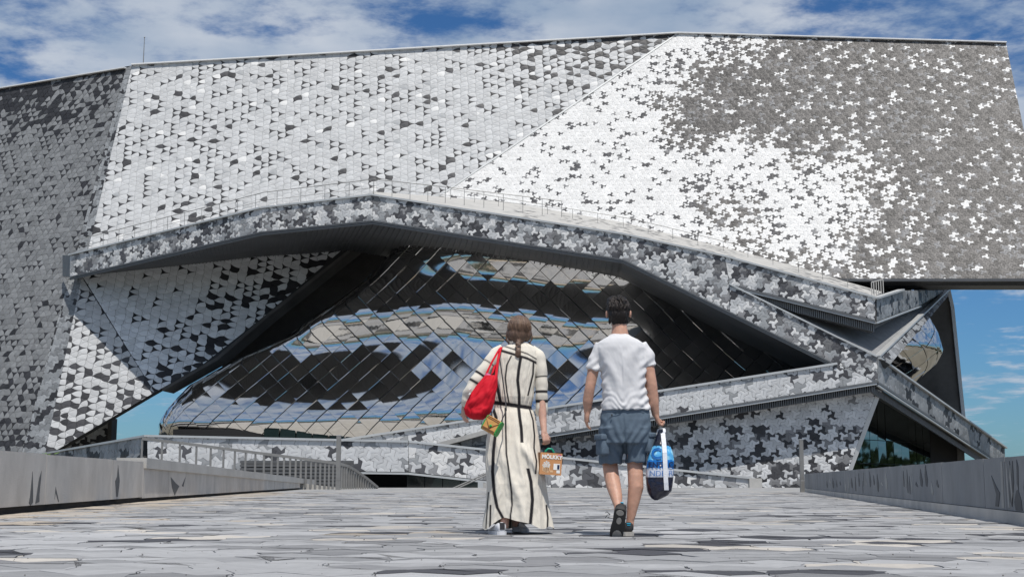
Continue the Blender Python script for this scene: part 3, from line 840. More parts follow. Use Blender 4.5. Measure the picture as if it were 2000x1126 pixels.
def shell(s, z):                                 # s: metres along from the rounded end
    R = 3.0
    x0 = xl(z)
    if s < 2.6 * R:                              # around the end
        a = (s / (2.6 * R)) * PI / 2
        x = x0 + R * (1 - math.cos(PI / 2 - (PI / 2 - a)) ) if False else x0 + R * (1 - math.cos(a)) * 1.0
        dy = 8.5 * (1 - math.sin(a))
    else:
        x = x0 + R + (s - 2.6 * R); dy = 0.0
    return Vector((x, yf(x, z) + dy, z))
def shellx(X, z):                               # the same skin laid out by distance across the front
    return shell(max(0.0, X - xl(z) + 4.8), z)
def panel_mesh(f, s, z, w, h, k, lift=.03, n=4, e=.25):
    """one lapped diamond panel of the skin at (s, z); returns verts, faces, vertex normals, flat-face count"""
    vs, fs, ns = [], [], []
    tx, tz = (hsh(k, 5) - .5) * .17, (hsh(k, 6) - .5) * .24
    if hsh(k, 8) < .25: tx *= 1.5; tz *= 1.5
    def frame(s_, z_):
        a_, b_ = (f(s_ + e, z_) - f(s_ - e, z_)).normalized(), (f(s_, z_ + .3) - f(s_, z_ - .3)).normalized()
        n_ = a_.cross(b_).normalized()
        if n_.y > 0: n_ = -n_
        return n_, a_, b_
    nrm, A_, B_ = frame(s, z)
    T = [q / n for q in range(n + 1)]
    for i in range(n + 1):
        for j in range(n + 1):
            a, b = T[i] * .956 + .022, T[j] * .956 + .022                  # diamond corners: bottom, right, top, left
            ds = (a - b) * w / 2; dz = (a + b - 1) * h / 2
            q = f(s + ds, z + dz); nn, a_, b_ = frame(s + ds, z + dz)
            pill = .075
            dent = .012 * noise.noise(Vector((ds * 2 + k * 3.1, dz * 2, k)))
            ns.append((nn - a_ * (tx - pill * ds / w) - b_ * (tz - pill * dz / h) + a_ * dent).normalized())
            vs.append(q + nn * (lift + tx * ds * .25 + tz * dz * .25))
    for i in range(n):
        for j in range(n):
            fs.append((i * (n + 1) + j, (i + 1) * (n + 1) + j, (i + 1) * (n + 1) + j + 1, i * (n + 1) + j + 1))
    corner = [0, n * (n + 1), n * (n + 1) + n, n]
    outer = []
    for a, b in ((0, 0), (1, 0), (1, 1), (0, 1)):
        a, b = a * .988 + .006, b * .988 + .006
        outer.append(f(s + (a - b) * w / 2, z + (a + b - 1) * h / 2) + nrm * (lift - .030))
    for q in range(4):                           # folded edge strips
        q2 = (q + 1) % 4; b0 = len(vs)
        quad = [vs[corner[q]], outer[q], outer[q2], vs[corner[q2]]]
        fn = (quad[1] - quad[0]).cross(quad[3] - quad[0]).normalized()
        if fn.dot(nrm) < 0: fn = -fn
        vs += [p.copy() for p in quad]; ns += [fn] * 4
        fs.append((b0, b0 + 1, b0 + 2, b0 + 3))
    return vs, fs, ns
def shade_panel(me, ns):
    me.polygons.foreach_set('use_smooth', [True] * len(me.polygons))
    me.normals_split_custom_set_from_vertices([tuple(q) for q in ns])
SOF = [(p.x * 1.06, p.z + .6) for p in botline]
def soffit_z(x): return float(np.interp(x, [p[0] for p in SOF], [p[1] for p in SOF]))
def shell_back(s, z):
    q = shell(s, z); z2 = min(z, max(3.3, soffit_z(q.x) - .2)); q = shell(s, z2)
    return q + Vector((0, .05, 0))
shell_o = H(new_obj('mirror_shell', *(lambda g: (g[0], g[1]))((
    [shell_back(s, z) for s in np.linspace(0, 53, 120) for z in np.linspace(3.3, 21.5, 60)],
    [(i * 60 + j, (i + 1) * 60 + j, (i + 1) * 60 + j + 1, i * 60 + j + 1) for i in range(119) for j in range(59)])), M['lap'], None))
shell_o['label'] = 'rippling mirror-polished steel shell of diamond panels'
PAN = []
W_, H_ = 1.62, 1.55
k = 0
for row in range(0, 24):
    z = 3.4 + row * H_ / 2
    for c in range(-22, 17):
        X_ = (c + (row % 2) * .5) * W_ + .4
        zz = min(z, 20.6)
        if X_ - xl(zz) + 4.8 < .5: continue
        k += 1
        c_ = shellx(X_, zz)
        if c_.x > 25 or c_.z > soffit_z(c_.x) + .9: continue
        vs, fs, ns = panel_mesh(shellx, X_ + .16 * math.sin(z * .5), zz, W_, H_, k)
        u, v = proj(vs[12])
        px = [proj(vs[i]) for i in (0, 20, 24, 4)]
        pa = abs(area2(px))
        # in the opening between the bands?
        lim_top = np.interp(u, [300, 425, 690, 730, 1217, 1631], [760, 690, 490, 432, 508, 712])
        lim_bot = np.interp(u, [300, 660, 1635], [850, 855, 711])
        vis = 300 < u < 1630 and lim_top < v < lim_bot and not (960 < u < 1050 and v > 620) and not (1155 < u < 1265 and v > 590)
        PAN.append((vs, fs, pa if vis else 0, ns))
order = sorted(range(len(PAN)), key=lambda i: -PAN[i][2])
single = set(i for i in order[:300] if PAN[i][2] > 0)
V, F, S = [], [], []
for i, (vs, fs, pa, ns) in enumerate(PAN):
    if i in single:
        c0 = vs[12].copy()
        o = new_obj('panel', [p - c0 for p in vs], fs, M['mirror'], shell_o); o.location = c0
        shade_panel(o.data, ns)
    else:
        b = len(V); V += vs; F += [tuple(q + b for q in f) for f in fs]; S += ns
o = new_obj('shell_panels', V, F, M['mirror'], shell_o); o['kind'] = 'stuff'
shade_panel(o.data, S)
# second bulge of the shell round the right-hand corner
def bulge(s, z):                                 # s 0..1 round, z metres
    r = float(np.interp(z, [4.5, 6, 8, 9.4, 10.6, 12, 14, 16, 18], [4.4, 4.5, 5.4, 6.9, 7.6, 7.3, 6.3, 5.3, 4.6]))
    a = s * .33
    return Vector((27.2 + r * math.sin(a) * .98, 108 - r * math.cos(a) * .9, z))
b_o = H(empty('mirror_shell'))
b_o['label'] = 'polished steel bulge behind the corner'
k = 900
for row in range(0, 17):
    z = 5.0 + row * .78
    for c in range(-3, 6):
        k += 1
        s = (c + (row % 2) * .5)
        vs, fs, ns = panel_mesh(bulge, s, z, 1.0, 1.56, k, .02, 3, .15)
        u, v = proj(vs[5])
        o = new_obj('panel', vs, fs, M['mirror'], b_o)
        shade_panel(o.data, ns)

# ------------------------------------------------------------------ plaza walls
def wall_panel(parent, a, b, z0a, z1a, z0b, z1b, th, mat, name='panel', inset=.010):
    d = (b - a).normalized(); n = Vector((-d.y, d.x, 0))
    if n.x * a.x > 0: n = -n                     # towards the plaza
    a2, b2 = a + d * inset, b - d * inset
    mb = MB()
    mb.prism([Vector((a2.x, a2.y, z0a)), Vector((b2.x, b2.y, z0b)), Vector((b2.x, b2.y, z1b)), Vector((a2.x, a2.y, z1a))], -n * th)
    return mb.build(name, mat, parent), n, d
def on_wall_y(u, line):                          # distance along y where the wall is seen at column u, on the ground line
    best = None
    for k in range(4000):
        y = 10 + k * .02
        uu = proj(Vector((line(y), y, 0)))[0]
        if best is None or abs(uu - u) < best[0]: best = (abs(uu - u), y)
    return best[1]
def inlay(parent, a, d, n, outline, mat, proud=.006):
    pts = [a + d * x + Vector((0, 0, z)) + n * proud for x, z in outline]
    mb = MB(); mb.prism(pts, -n * (proud + .004)); return mb.build('inlay', mat, parent)
wl = empty('plaza_wall', (-6.5, 20, 0))
tag(wl, 'low beige concrete panel wall with dark bird inlays, beside the sloping railing', 'wall')
def WL(o): return adopt(o, wl)
core = MB()
ys = [11.0] + [on_wall_y(u, wallx_left) for u in (86, 216, 286)]
ys[-1] = 26.7
for y0, y1 in zip(ys[:-1], ys[1:]):
    a, b = Vector((wallx_left(y0), y0, 0)), Vector((wallx_left(y1), y1, 0))
    o, n, d = wall_panel(None, a, b, .10, .78, .10, .79, .3, M['concrete']); WL(o)  # concrete lightened to stand in for the grazing sun on this side
    core.prism([a + Vector((-.06, 0, 0)), b + Vector((-.06, 0, 0)), b + Vector((-.28, 0, 0)), a + Vector((-.28, 0, 0))], (0, 0, .7))
    def sh(fr, pts): return [((b - a).length * fr + x, z) for x, z in pts]
    Lw = (b - a).length
    if y0 < 12:
        inlay(o, a, d, n, sh(.885, [(0, .14), (.10, .1), (.22, .14), (.20, .25), (.12, .55), (.05, .22)]), M['inlay'])
        inlay(o, a, d, n, sh(.93, [(0, .12), (.22, .14), (.20, .24), (.26, .56), (.14, .45), (.06, .26)]), M['inlay'])
    elif y0 < 20:
        inlay(o, a, d, n, sh(.12, [(0, .16), (.03, .34), (.28, .13), (.24, .12), (.05, .26)]), M['inlay'], .003)
    else:
        inlay(o, a, d, n, sh(.10, [(0, .42), (.16, .14), (.30, .14), (.42, .42), (.20, .70), (.14, .5)]), M['inlay'])
ys2 = [26.7] + [on_wall_y(u, wallx_left) for u in (328, 362, 419, 467, 505, 538, 565, 586)]
z_top = lambda y: .66 - (y - 26.7) * .0078
for k, (y0, y1) in enumerate(zip(ys2[:-1], ys2[1:])):
    a, b = Vector((wallx_left(y0), y0, 0)), Vector((wallx_left(y1), y1, 0))
    o, n, d = wall_panel(None, a, b, .08, z_top(y0), .08, z_top(y1), .3, M['concrete']); WL(o)
    Lw = (b - a).length
    if k == 1:
        inlay(o, a, d, n, [(Lw * .1, .5), (Lw * .18, .28), (Lw * .35, .1), (Lw * .6, .3), (Lw * .4, .36)], M['inlay'])
        inlay(o, a, d, n, [(Lw * .75, .3), (Lw * .85, .28), (Lw * .95, .5)], M['inlay'])
    core.prism([a + Vector((-.06, 0, 0)), b + Vector((-.06, 0, 0)), b + Vector((-.28, 0, 0)), a + Vector((-.28, 0, 0))], (0, 0, z_top(y1) - .05))
WL(core.build('wall_core', M['black']))
mb = MB(); y0, y1 = 26.75, ys2[-1] + 9
a, b = Vector((wallx_left(y0) + .05, y0, 0)), Vector((wallx_left(y1) + .05, y1, 0))
mb.prism([a + Vector((0, 0, .665)), b + Vector((0, 0, .20)), b + Vector((0, 0, .44)), a + Vector((0, 0, .87))], (-.6, 0, 0)); WL(mb.build('coping', M['concrete_light']))

wr = empty('plaza_wall', (8, 30, 0))
tag(wr, 'low grey concrete wall with shade painted into its colour and slate bird inlays, running off beside the glass lobby', 'wall')
def WR(o): return adopt(o, wr)
ur = [2120, 1968, 1926, 1843, 1786, 1765, 1740, 1696, 1685, 1648, 1612, 1596, 1584, 1572]
yr = [9.5] + [on_wall_y(u, wallx_right) for u in ur[1:]]
core = MB()
for k, (y0, y1) in enumerate(zip(yr[:-1], yr[1:])):
    a, b = Vector((wallx_right(y0), y0, 0)), Vector((wallx_right(y1), y1, 0))
    m_ = M['concrete_grey']  # darker than the left wall: its shade is put into the colour
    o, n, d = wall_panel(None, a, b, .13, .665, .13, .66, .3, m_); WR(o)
    Lw = (b - a).length
    core.prism([a + Vector((.05, 0, 0)), b + Vector((.05, 0, 0)), b + Vector((.28, 0, 0)), a + Vector((.28, 0, 0))], (0, 0, .60))
    pl = MB(); pl.prism([a, b, b + n * .03, a + n * .03], (0, 0, .125)); pl.build('plinth', M['concrete'], o)
    if k == 0:
        s = Lw
        inlay(o, a, d, n, [(s - .75, .14), (s - .45, .14), (s - .40, .22), (s - .52, .33), (s - .60, .34), (s - .72, .24)], M['inlay'])
        inlay(o, a, d, n, [(s - .42, .42), (s - .28, .17), (s - .18, .24), (s - .20, .50), (s - .26, .62), (s - .32, .46), (s - .40, .62)], M['inlay'])
        inlay(o, a, d, n, [(s - .36, .30), (s - .30, .22), (s - .25, .46), (s - .30, .58)], M['inlay_pale'], .011)
        inlay(o, a, d, n, [(s - .62, .34), (s - .56, .40), (s - .60, .63), (s - .66, .56)], M['inlay'])
        inlay(o, a, d, n, [(s - 1.2, .16), (s - .95, .14), (s - .86, .36), (s - 1.0, .58), (s - 1.1, .3)], M['inlay'])
        inlay(o, a, d, n, [(s - .16, .16), (s - .10, .16), (s - .06, .5), (s - .12, .62)], M['inlay_pale'])
    if k == 1:
        s = Lw
        inlay(o, a, d, n, [(s * .35, .16), (s * .50, .16), (s * .42, .28), (s * .62, .48), (s * .40, .36), (s * .26, .30)], M['inlay'])
        inlay(o, a, d, n, [(s * .1, .15), (s * .2, .15), (s * .16, .62), (s * .08, .62)], M['inlay_pale'])
    if k in (3, 4, 6, 7, 8, 9):
        for q in range(5):
            t = .12 + .18 * q; w = Lw * (.03 + .05 * hsh(k, q)); z0 = .14 + .2 * hsh(k, q, 2); z1 = .4 + .25 * hsh(k, q, 3)
            inlay(o, a, d, n, [(Lw * t, z0), (Lw * t + w * .6, z0 + .02), (Lw * t + w, (z0 + z1) / 2), (Lw * t + w * .5, z1), (Lw * t - w * .4, (z0 + z1) * .45)], M['inlay' if hsh(k, q, 4) < .55 else 'inlay_pale'])
WR(core.build('wall_core', M['black']))

def post(name, label, u, y, w, v_top):
    x = P(u, 900, y).x; zt = P(u, v_top, y).z
    e = empty(name, (x, y, 0)); tag(e, label, 'post')
    mb = MB(); mb.box(-w / 2, w / 2, -w / 2, w / 2, .42, zt); o = mb.build('shaft', M['steel'], e)
    mb = MB(); mb.box(-w / 2 - .004, w / 2 + .004, -w / 2 - .004, w / 2 + .004, -.3, .41); mb.build('base', M['steel'], e)
    mb = MB(); mb.box(-w / 2 - .008, w / 2 + .008, -w / 2 - .008, w / 2 + .008, zt, zt + .02); mb.build('cap', M['coping'], e)
post('metal_post', 'square grey metal post rising in front of the sloping railing', 661, 60, .19, 850)
post('metal_post', 'square grey metal post at the far end of the shade-darkened grey wall', 1565.5, 48.4, .135, 858)

# railing of the descending stair ramp
rr = empty('stair_railing', (-14, 65, 1)); tag(rr, 'long metal railing with many uprights sloping down beside the beige wall', 'railing')
def RR(o): return adopt(o, rr)
rail_px = [(278, 856, 63), (350, 864, 63), (450, 877, 63.5), (560, 891, 64), (658, 904, 64.5), (678, 909, 65), (694, 918, 66), (715, 933, 67.5), (737, 951, 69)]
rl = [P(*p) for p in rail_px]
mb = MB()
for i in range(len(rl) - 1): mb.bar(rl[i], rl[i + 1], .10, .13)
RR(mb.build('handrail', M['steel']))
cum = [0]
for i in range(len(rl) - 1): cum.append(cum[-1] + (rl[i + 1] - rl[i]).length)
def rail_at(s):
    for i in range(len(rl) - 1):
        if s <= cum[i + 1] + 1e-6: return rl[i].lerp(rl[i + 1], (s - cum[i]) / (cum[i + 1] - cum[i]))
    return rl[-1]
up_u = [278, 317, 352, 384, 412, 437, 459, 480, 499, 516, 531, 543, 555, 567, 578, 588, 598, 608, 617, 626, 635, 643, 651] + [668 + 4.6 * k for k in range(15)]
for u in up_u:
    y = np.interp(u, [p[0] for p in rail_px], [p[2] for p in rail_px]); v = np.interp(u, [p[0] for p in rail_px], [p[1] for p in rail_px])
    p0 = P(u, v, y); mb = MB(); mb.box(p0.x - .045, p0.x + .045, p0.y - .03, p0.y + .03, p0.z - 1.35, p0.z - .06); RR(mb.build('upright', M['steel']))
mb = MB(); mb.prism([p + Vector((0, .1, -1.15)) for p in (rl[0], rl[4])] + [rl[4] + Vector((0, .1, -3)), rl[0] + Vector((0, .1, -4))], (0, .3, 0)); RR(mb.build('ramp_kerb', M['concrete_light']))
# louvred wall glimpsed through the railing
lv = empty('louvred_wall', (-14, 74, 0)); tag(lv, 'grey horizontally louvred wall glimpsed through the sloping railing', 'wall')
q0, q1 = P(470, 880, 74), P(690, 905, 74)
for k in range(16):
    mb = MB(); mb.box(q0.x, q1.x, 73.9, 74.05, -1.5 + k * .19, -1.5 + k * .19 + .13); adopt(mb.build('slat', M['inlay']), lv)

mb = MB(); mb.box(q0.x, q1.x, 74.2, 74.3, -1.5, 1.5); adopt(mb.build('backing', M['inlay']), lv)  # dark sheet added to keep the gaps between the slats dark
# handrails rising from the stair at the plaza edge, pale block at their head
hr = empty('stair_handrail', (-2.5, 77, 0)); tag(hr, 'pair of thin sloping handrails climbing out of the stair beside the woman', 'handrail')
for dv in (0, 9):
    mb = MB(); mb.tube([P(884 + dv, 953, 78), P(962 + dv, 918, 78)], .045, 6); adopt(mb.build('handrail', M['steel']), hr)
bk_ = empty('stone_block', (0, 78, 0)); p0 = P(942, 950, 78)
bk_.location = (p0.x + .5, 78, 0); tag(bk_, 'pale stone block at the head of the stair behind the long dress', 'block')
mb = MB(); mb.box(-.75, -.45, -.25, .25, -.3, .34); mb.build('end_stone', M['coping'], bk_)
mb = MB(); mb.box(-.448, 3.2, -.2, .2, -.3, .27); mb.build('kerb_stone', M['concrete_light'], bk_)
# weed behind the left wall
M['leaf'] = material('weed_leaf', (0.10, 0.17, 0.03), 0.6, var=.3, vscale=20)
wd = empty('weed', (-9.0, 26.4, 0)); wd.location = (P(87, 885, 22).x, 22, .55); tag(wd, 'small green weed poking up behind the beige wall', 'weed')
mb = MB()
for k in range(26):
    a = hsh(k, 1) * 2 * PI; r = .05 + .2 * hsh(k, 2); z = .12 + .20 * hsh(k, 3)
    c = Vector((math.cos(a) * r, math.sin(a) * r * .5, z)); t = Vector((math.cos(a), math.sin(a) * .6, .5 * hsh(k, 4))) * .06; s_ = Vector((-math.sin(a), math.cos(a), .3)) * .022
    mb.add([c - t, c + s_, c + t, c - s_], [(0, 1, 2, 3)])
mb.build('leaves', M['leaf'], wd)
mb = MB()
for k in range(5):
    a = k * 1.3; mb.tube([(0, 0, -.6), (math.cos(a) * .1, math.sin(a) * .05, .1), (math.cos(a) * .18, math.sin(a) * .1, .28)], .006, 4)
mb.build('stems', M['leaf'], wd)

# trees across the square, behind the viewer, mirrored in the shell and the glass
M['tree_leaf'] = material('tree_leaf', (0.055, 0.085, 0.025), 0.6, var=.4, vscale=.4)
mb = MB()
for k in range(9000):
    x = -170 + 340 * hsh(k, 11); b_ = noise.noise(Vector((x * .09, 1.5, 0))) * .5 + .5
    top = 5 + 13 * b_; z = -3 + (top + 3) * hsh(k, 12) ** .8; y = -75 - 12 * hsh(k, 13) - .0015 * x * x * -1
    s_ = .5 + .7 * hsh(k, 14); a = hsh(k, 15) * PI; c = Vector((x, y, z))
    e1 = Vector((math.cos(a), math.sin(a), hsh(k, 16) - .5)) * s_; e2 = Vector((-math.sin(a) * .4, math.cos(a) * .4, 1)) * s_ * .8
    mb.add([c - e1, c - e2, c + e1, c + e2], [(0, 1, 2, 3)])
for k in range(5000):
    y = -70 + 170 * hsh(k, 21); b_ = noise.noise(Vector((y * .09, 7.5, 0))) * .5 + .5
    top = 4 + 9 * b_; z = -3 + (top + 3) * hsh(k, 22) ** .8; x = 150 + 12 * hsh(k, 23)
    s_ = .5 + .7 * hsh(k, 24); a = hsh(k, 25) * PI; c = Vector((x, y, z))
    e1 = Vector((math.cos(a), math.sin(a), hsh(k, 26) - .5)) * s_; e2 = Vector((-math.sin(a) * .4, math.cos(a) * .4, 1)) * s_ * .8
    mb.add([c - e1, c - e2, c + e1, c + e2], [(0, 1, 2, 3)])
for k in range(4500):
    y = 100 + 150 * hsh(k, 31); b_ = noise.noise(Vector((y * .12, 17.5, 0))) * .5 + .5
    top = 1.5 + 6 * b_; z = -3 + (top + 3) * hsh(k, 32) ** .8; x = 112 + 14 * hsh(k, 33) + max(0, y - 140) * .25
    s_ = .4 + .6 * hsh(k, 34); a = hsh(k, 35) * PI; c = Vector((x, y, z))
    e1 = Vector((math.cos(a), math.sin(a), hsh(k, 36) - .5)) * s_; e2 = Vector((-math.sin(a) * .4, math.cos(a) * .4, 1)) * s_ * .8
    mb.add([c - e1, c - e2, c + e1, c + e2], [(0, 1, 2, 3)])
tl_o = mb.build('treeline', M['tree_leaf']); tag(tl_o, 'dark green line of park trees mirrored in the glass', 'trees', kind='stuff')
# ------------------------------------------------------------------ people
def ellipsoid(mb, c, r, n=16, m=12, rot=None):
    c = Vector(c); vs = []
    for j in range(m + 1):
        t = PI * j / m
        for i in range(n):
            p = Vector((r[0] * math.sin(t) * math.cos(2 * PI * i / n), r[1] * math.sin(t) * math.sin(2 * PI * i / n), r[2] * math.cos(t)))
            if rot: p = rot @ p
            vs.append(c + p)
    fs = [(j * n + i, (j + 1) * n + i, (j + 1) * n + (i + 1) % n, j * n + (i + 1) % n) for j in range(m) for i in range(n)]
    mb.add(vs, fs)
def rings(mb, rs, n=40, e=2.3):
    """closed loft of flattened rings: (centre, half width, half depth)"""
    vs = []
    for c, rx, ry in rs:
        for i in range(n):
            a = 2 * PI * i / n; ca, sa = math.cos(a), math.sin(a)
            vs.append(Vector(c) + Vector((rx * math.copysign(abs(ca) ** (2 / e), ca), ry * math.copysign(abs(sa) ** (2 / e), sa), 0)))
    m = len(rs)
    fs = [(j * n + i, j * n + (i + 1) % n, (j + 1) * n + (i + 1) % n, (j + 1) * n + i) for j in range(m - 1) for i in range(n)]
    fs += [tuple(range(n - 1, -1, -1)), tuple(range((m - 1) * n, m * n))]
    mb.add(vs, fs)
def fuse(mb, name, mat, voxel=.007, sm=4, disp=None, parent=None):
    """one continuous skin over overlapping volumes"""
    o = new_obj(name, mb.v, mb.f, mat)
    r = o.modifiers.new('remesh', 'REMESH'); r.mode = 'VOXEL'; r.voxel_size = voxel; r.use_smooth_shade = True
    s = o.modifiers.new('smooth', 'SMOOTH'); s.factor = .5; s.iterations = sm
    dg = bpy.context.evaluated_depsgraph_get()
    me = bpy.data.meshes.new_from_object(o.evaluated_get(dg))
    o.modifiers.clear(); old = o.data; o.data = me; bpy.data.meshes.remove(old)
    me.name = name
    if not me.materials: me.materials.append(mat)
    if disp:
        n = len(me.vertices); co = np.empty(n * 3, np.float32); no = np.empty(n * 3, np.float32)
        me.vertices.foreach_get('co', co); me.vertex_normals.foreach_get('vector', no)
        co, no = co.reshape(-1, 3), no.reshape(-1, 3)
        d = np.array([disp(Vector(c.tolist()), Vector(q.tolist())) for c, q in zip(co, no)], np.float32)
        me.vertices.foreach_set('co', (co + no * d[:, None]).ravel())
    me.polygons.foreach_set('use_smooth', [True] * len(me.polygons)); me.update()
    if parent: adopt(o, parent)
    return o
def point_tone(me, cols):
    at = me.attributes.new('tone', 'FLOAT_COLOR', 'POINT')
    buf = np.ones((len(cols), 4), dtype=np.float32); buf[:, :3] = cols
    at.data.foreach_set('color', buf.ravel())
def skin_material(name, col):
    m = material(name, col, .5, spec=.4, var=.14, vscale=22, bump=.08, bscale=200)
    b = m.node_tree.nodes['Principled BSDF']; b.inputs['Subsurface Weight'].default_value = .12
    b.inputs['Subsurface Radius'].default_value = (.01, .004, .002); b.inputs['Subsurface Scale'].default_value = .3
    return m
M['skin'] = skin_material('skin', (0.50, 0.285, 0.205))
M['skin_w'] = skin_material('skin_fair', (0.54, 0.325, 0.25))
M['shirt'] = material('white_cotton', (0.63, 0.63, 0.645), .85, spec=.2, var=.04, vscale=15, bump=.06, bscale=350)
M['shorts'] = material('slate_blue_cotton', (0.105, 0.142, 0.185), .85, spec=.2, var=.16, vscale=22, bump=.12, bscale=300)
M['stitch'] = material('dark_stitching', (0.045, 0.07, 0.105), .9)
M['hair_dark'] = material('dark_hair', (0.012, 0.009, 0.008), .5, spec=.3, var=.5, vscale=60, bump=.5, bscale=150, stretch=(1, 1, .25))
M['hair_brown'] = material('brown_hair', (0.125, 0.075, 0.050), .40, spec=.5, var=.45, vscale=70, bump=.5, bscale=160, stretch=(1, 1, .15))
M['shoe_black'] = material('black_mesh_shoe', (0.022, 0.022, 0.024), .7, var=.3, vscale=60, bump=.2, bscale=200)
M['rubber'] = material('grey_rubber', (0.36, 0.34, 0.31), .7, var=.25, vscale=40)
M['rubber_dark'] = material('black_rubber', (0.03, 0.03, 0.03), .7)
M['cyan'] = material('cyan_tab', (0.02, 0.32, 0.50), .6)
M['shoe_white'] = material('pale_leather', (0.66, 0.67, 0.70), .5, var=.08, vscale=20)
M['linen'] = material('striped_linen', rough=.9, spec=.15, attr='tone', var=.05, vscale=60, bump=.05, bscale=300)
M['strap_dark'] = material('dark_strap', (0.03, 0.03, 0.035), .6)
M['eye'] = material('eye', (.05, .04, .035), .2)

def shoe(parent, mat4, length, width, upper, sole_mat, tread_mat, tabs, name='shoe', hgt=.105, tread=False):
    """shoe along +Y from heel (0) to toe; mat4 places it"""
    e = bpy.data.objects.new(name, None); COL.objects.link(e); e.parent = parent
    e.matrix_parent_inverse = Matrix.Translation(parent.location).inverted()
    def prof(t):                                 # half width along the foot
        return width * .5 * float(np.interp(t, [0, .05, .2, .4, .65, .8, .93, 1], [.45, .74, .80, .78, .98, .95, .62, .2]))
    def top(t): return hgt * float(np.interp(t, [0, .04, .12, .3, .45, .65, .85, .96, 1], [.80, 1.02, 1.0, .95, .80, .58, .46, .36, .22]))
    mb = MB(); n = 20; T = [0, .02, .05, .1, .2, .3, .4, .5, .6, .7, .8, .88, .94, .98, 1.0]
    vs = []
    for t in T:
        w, h = prof(t), top(t)
        for i in range(n):
            a = 2 * PI * i / n; ca, sa = math.cos(a), math.sin(a)
            zz = .028 + (h - .028) * (.5 + .5 * math.copysign(abs(sa) ** .7, sa))
            k = 1 if sa < 0 else 1 - .42 * max(0, sa) ** 2
            vs.append(mat4 @ Vector((w * k * math.copysign(abs(ca) ** .8, ca), t * length, zz)))
    fs = [(j * n + i, j * n + (i + 1) % n, (j + 1) * n + (i + 1) % n, (j + 1) * n + i) for j in range(len(T) - 1) for i in range(n)] + [tuple(range(n - 1, -1, -1)), tuple(range((len(T) - 1) * n, len(T) * n))]
    mb.add(vs, fs); mb.build('upper', upper, e, True)
    so = MB(); out = [(prof(t) * 1.06, t * length) for t in T]
    loop = [(-x, y) for x, y in out] + [(x, y) for x, y in out[::-1]]
    so.prism([mat4 @ Vector((x, y * 1.02 - .004, .0)) for x, y in loop], mat4.to_3x3() @ Vector((0, 0, .032)))
    s_o = so.build('sole', sole_mat, e)
    if tread:
        for x0, y0, sx, sy in ((0, .80, .62, .34), (0, .34, .40, .20), (0, .10, .62, .16)):
            td = MB(); td.prism([mat4 @ Vector((prof(y0) * sx * math.cos(a) * 1.1 + x0, length * (y0 + sy * .5 * math.sin(a)), -.004)) for a in [2 * PI * q / 14 for q in range(14)]], mat4.to_3x3() @ Vector((0, 0, .005)))
            td.build('tread', tread_mat, e)
    for x0, x1, z0, z1, m_ in tabs:
        tb = MB(); tb.prism([mat4 @ Vector((x, -.0035, z)) for x, z in ((x0, z0), (x1, z0), (x1, z1), (x0, z1))], mat4.to_3x3() @ Vector((0, .03, 0)))
        tb.build('heel_tab', m_, e)
    return e
def hand(mb, wrist, knuckle, palm_n, thumb_dir, curl, spread=.017, flen=.075, w=.040, th=.019, fr=.0088):
    """palm from wrist to knuckles; four fingers that curl towards palm_n; thumb leaves the side of the palm"""
    wrist, knuckle = Vector(wrist), Vector(knuckle)
    d = (knuckle - wrist).normalized(); pn = Vector(palm_n); pn = (pn - d * pn.dot(d)).normalized(); side = d.cross(pn).normalized()
    if side.dot(Vector(thumb_dir)) < 0: side = -side
    ref = d.cross(Vector((0, 0, 1)))
    L_ = (knuckle - wrist).length
    for k in range(4):                            # palm as four merged rays
        o = side * (1.5 - k) * spread
        mb.tube([wrist + o * .45 - d * .015, wrist + o * .7 + d * L_ * .35, knuckle + o], [th * .95, th * 1.02, th * .72], 8)
    for k in range(4):
        o = side * (1.5 - k) * spread; fl = flen * (.93, 1.05, 1.0, .80)[k]
        p = knuckle + o; dirv = d.copy(); pts = [p - d * .012]; pts.append(p)
        ang = 0.0
        for s_, c_ in ((.45, curl[0]), (.30, curl[1]), (.25, curl[2])):
            ang += c_
            dirv = d * math.cos(ang) + pn * math.sin(ang)
            p = p + dirv * fl * s_; pts.append(p)
        mb.tube(pts, [fr * 1.15, fr * 1.12, fr * 1.02, fr * .95, fr * .75], 8)
    t0 = wrist + d * L_ * .25 + side * spread * 1.3
    t1 = t0 + (side * .7 + d * .6 + pn * .35) * .035; t2 = t1 + (d * .85 + pn * .45 + side * .05) * .030; t3 = t2 + (d * .85 + pn * .5 - side * .1) * .024
    mb.tube([t0, t1, t2, t3], [fr * 1.5, fr * 1.35, fr * 1.15, fr * .85], 8)
def text_mesh(name, body, size, mat, parent, origin, ux, uy, bold=0.0, depth=.001, align='LEFT'):
    cu = bpy.data.curves.new(name, 'FONT'); cu.body = body; cu.size = size; cu.offset = bold; cu.extrude = depth; cu.align_x = align; cu.resolution_u = 3
    tmp = bpy.data.objects.new(name, cu); COL.objects.link(tmp)
    dg = bpy.context.evaluated_depsgraph_get()
    me = bpy.data.meshes.new_from_object(tmp.evaluated_get(dg)); bpy.data.objects.remove(tmp)
    ux, uy = Vector(ux), Vector(uy); n = ux.cross(uy)
    for v in me.vertices: v.co = Vector(origin) + ux * v.co.x + uy * v.co.y + n * v.co.z
    me.materials.clear(); me.materials.append(mat); me.name = name
    o = bpy.data.objects.new(name, me); COL.objects.link(o); adopt(o, parent) if parent.parent is None else setattr(o, 'parent', parent)
    return o

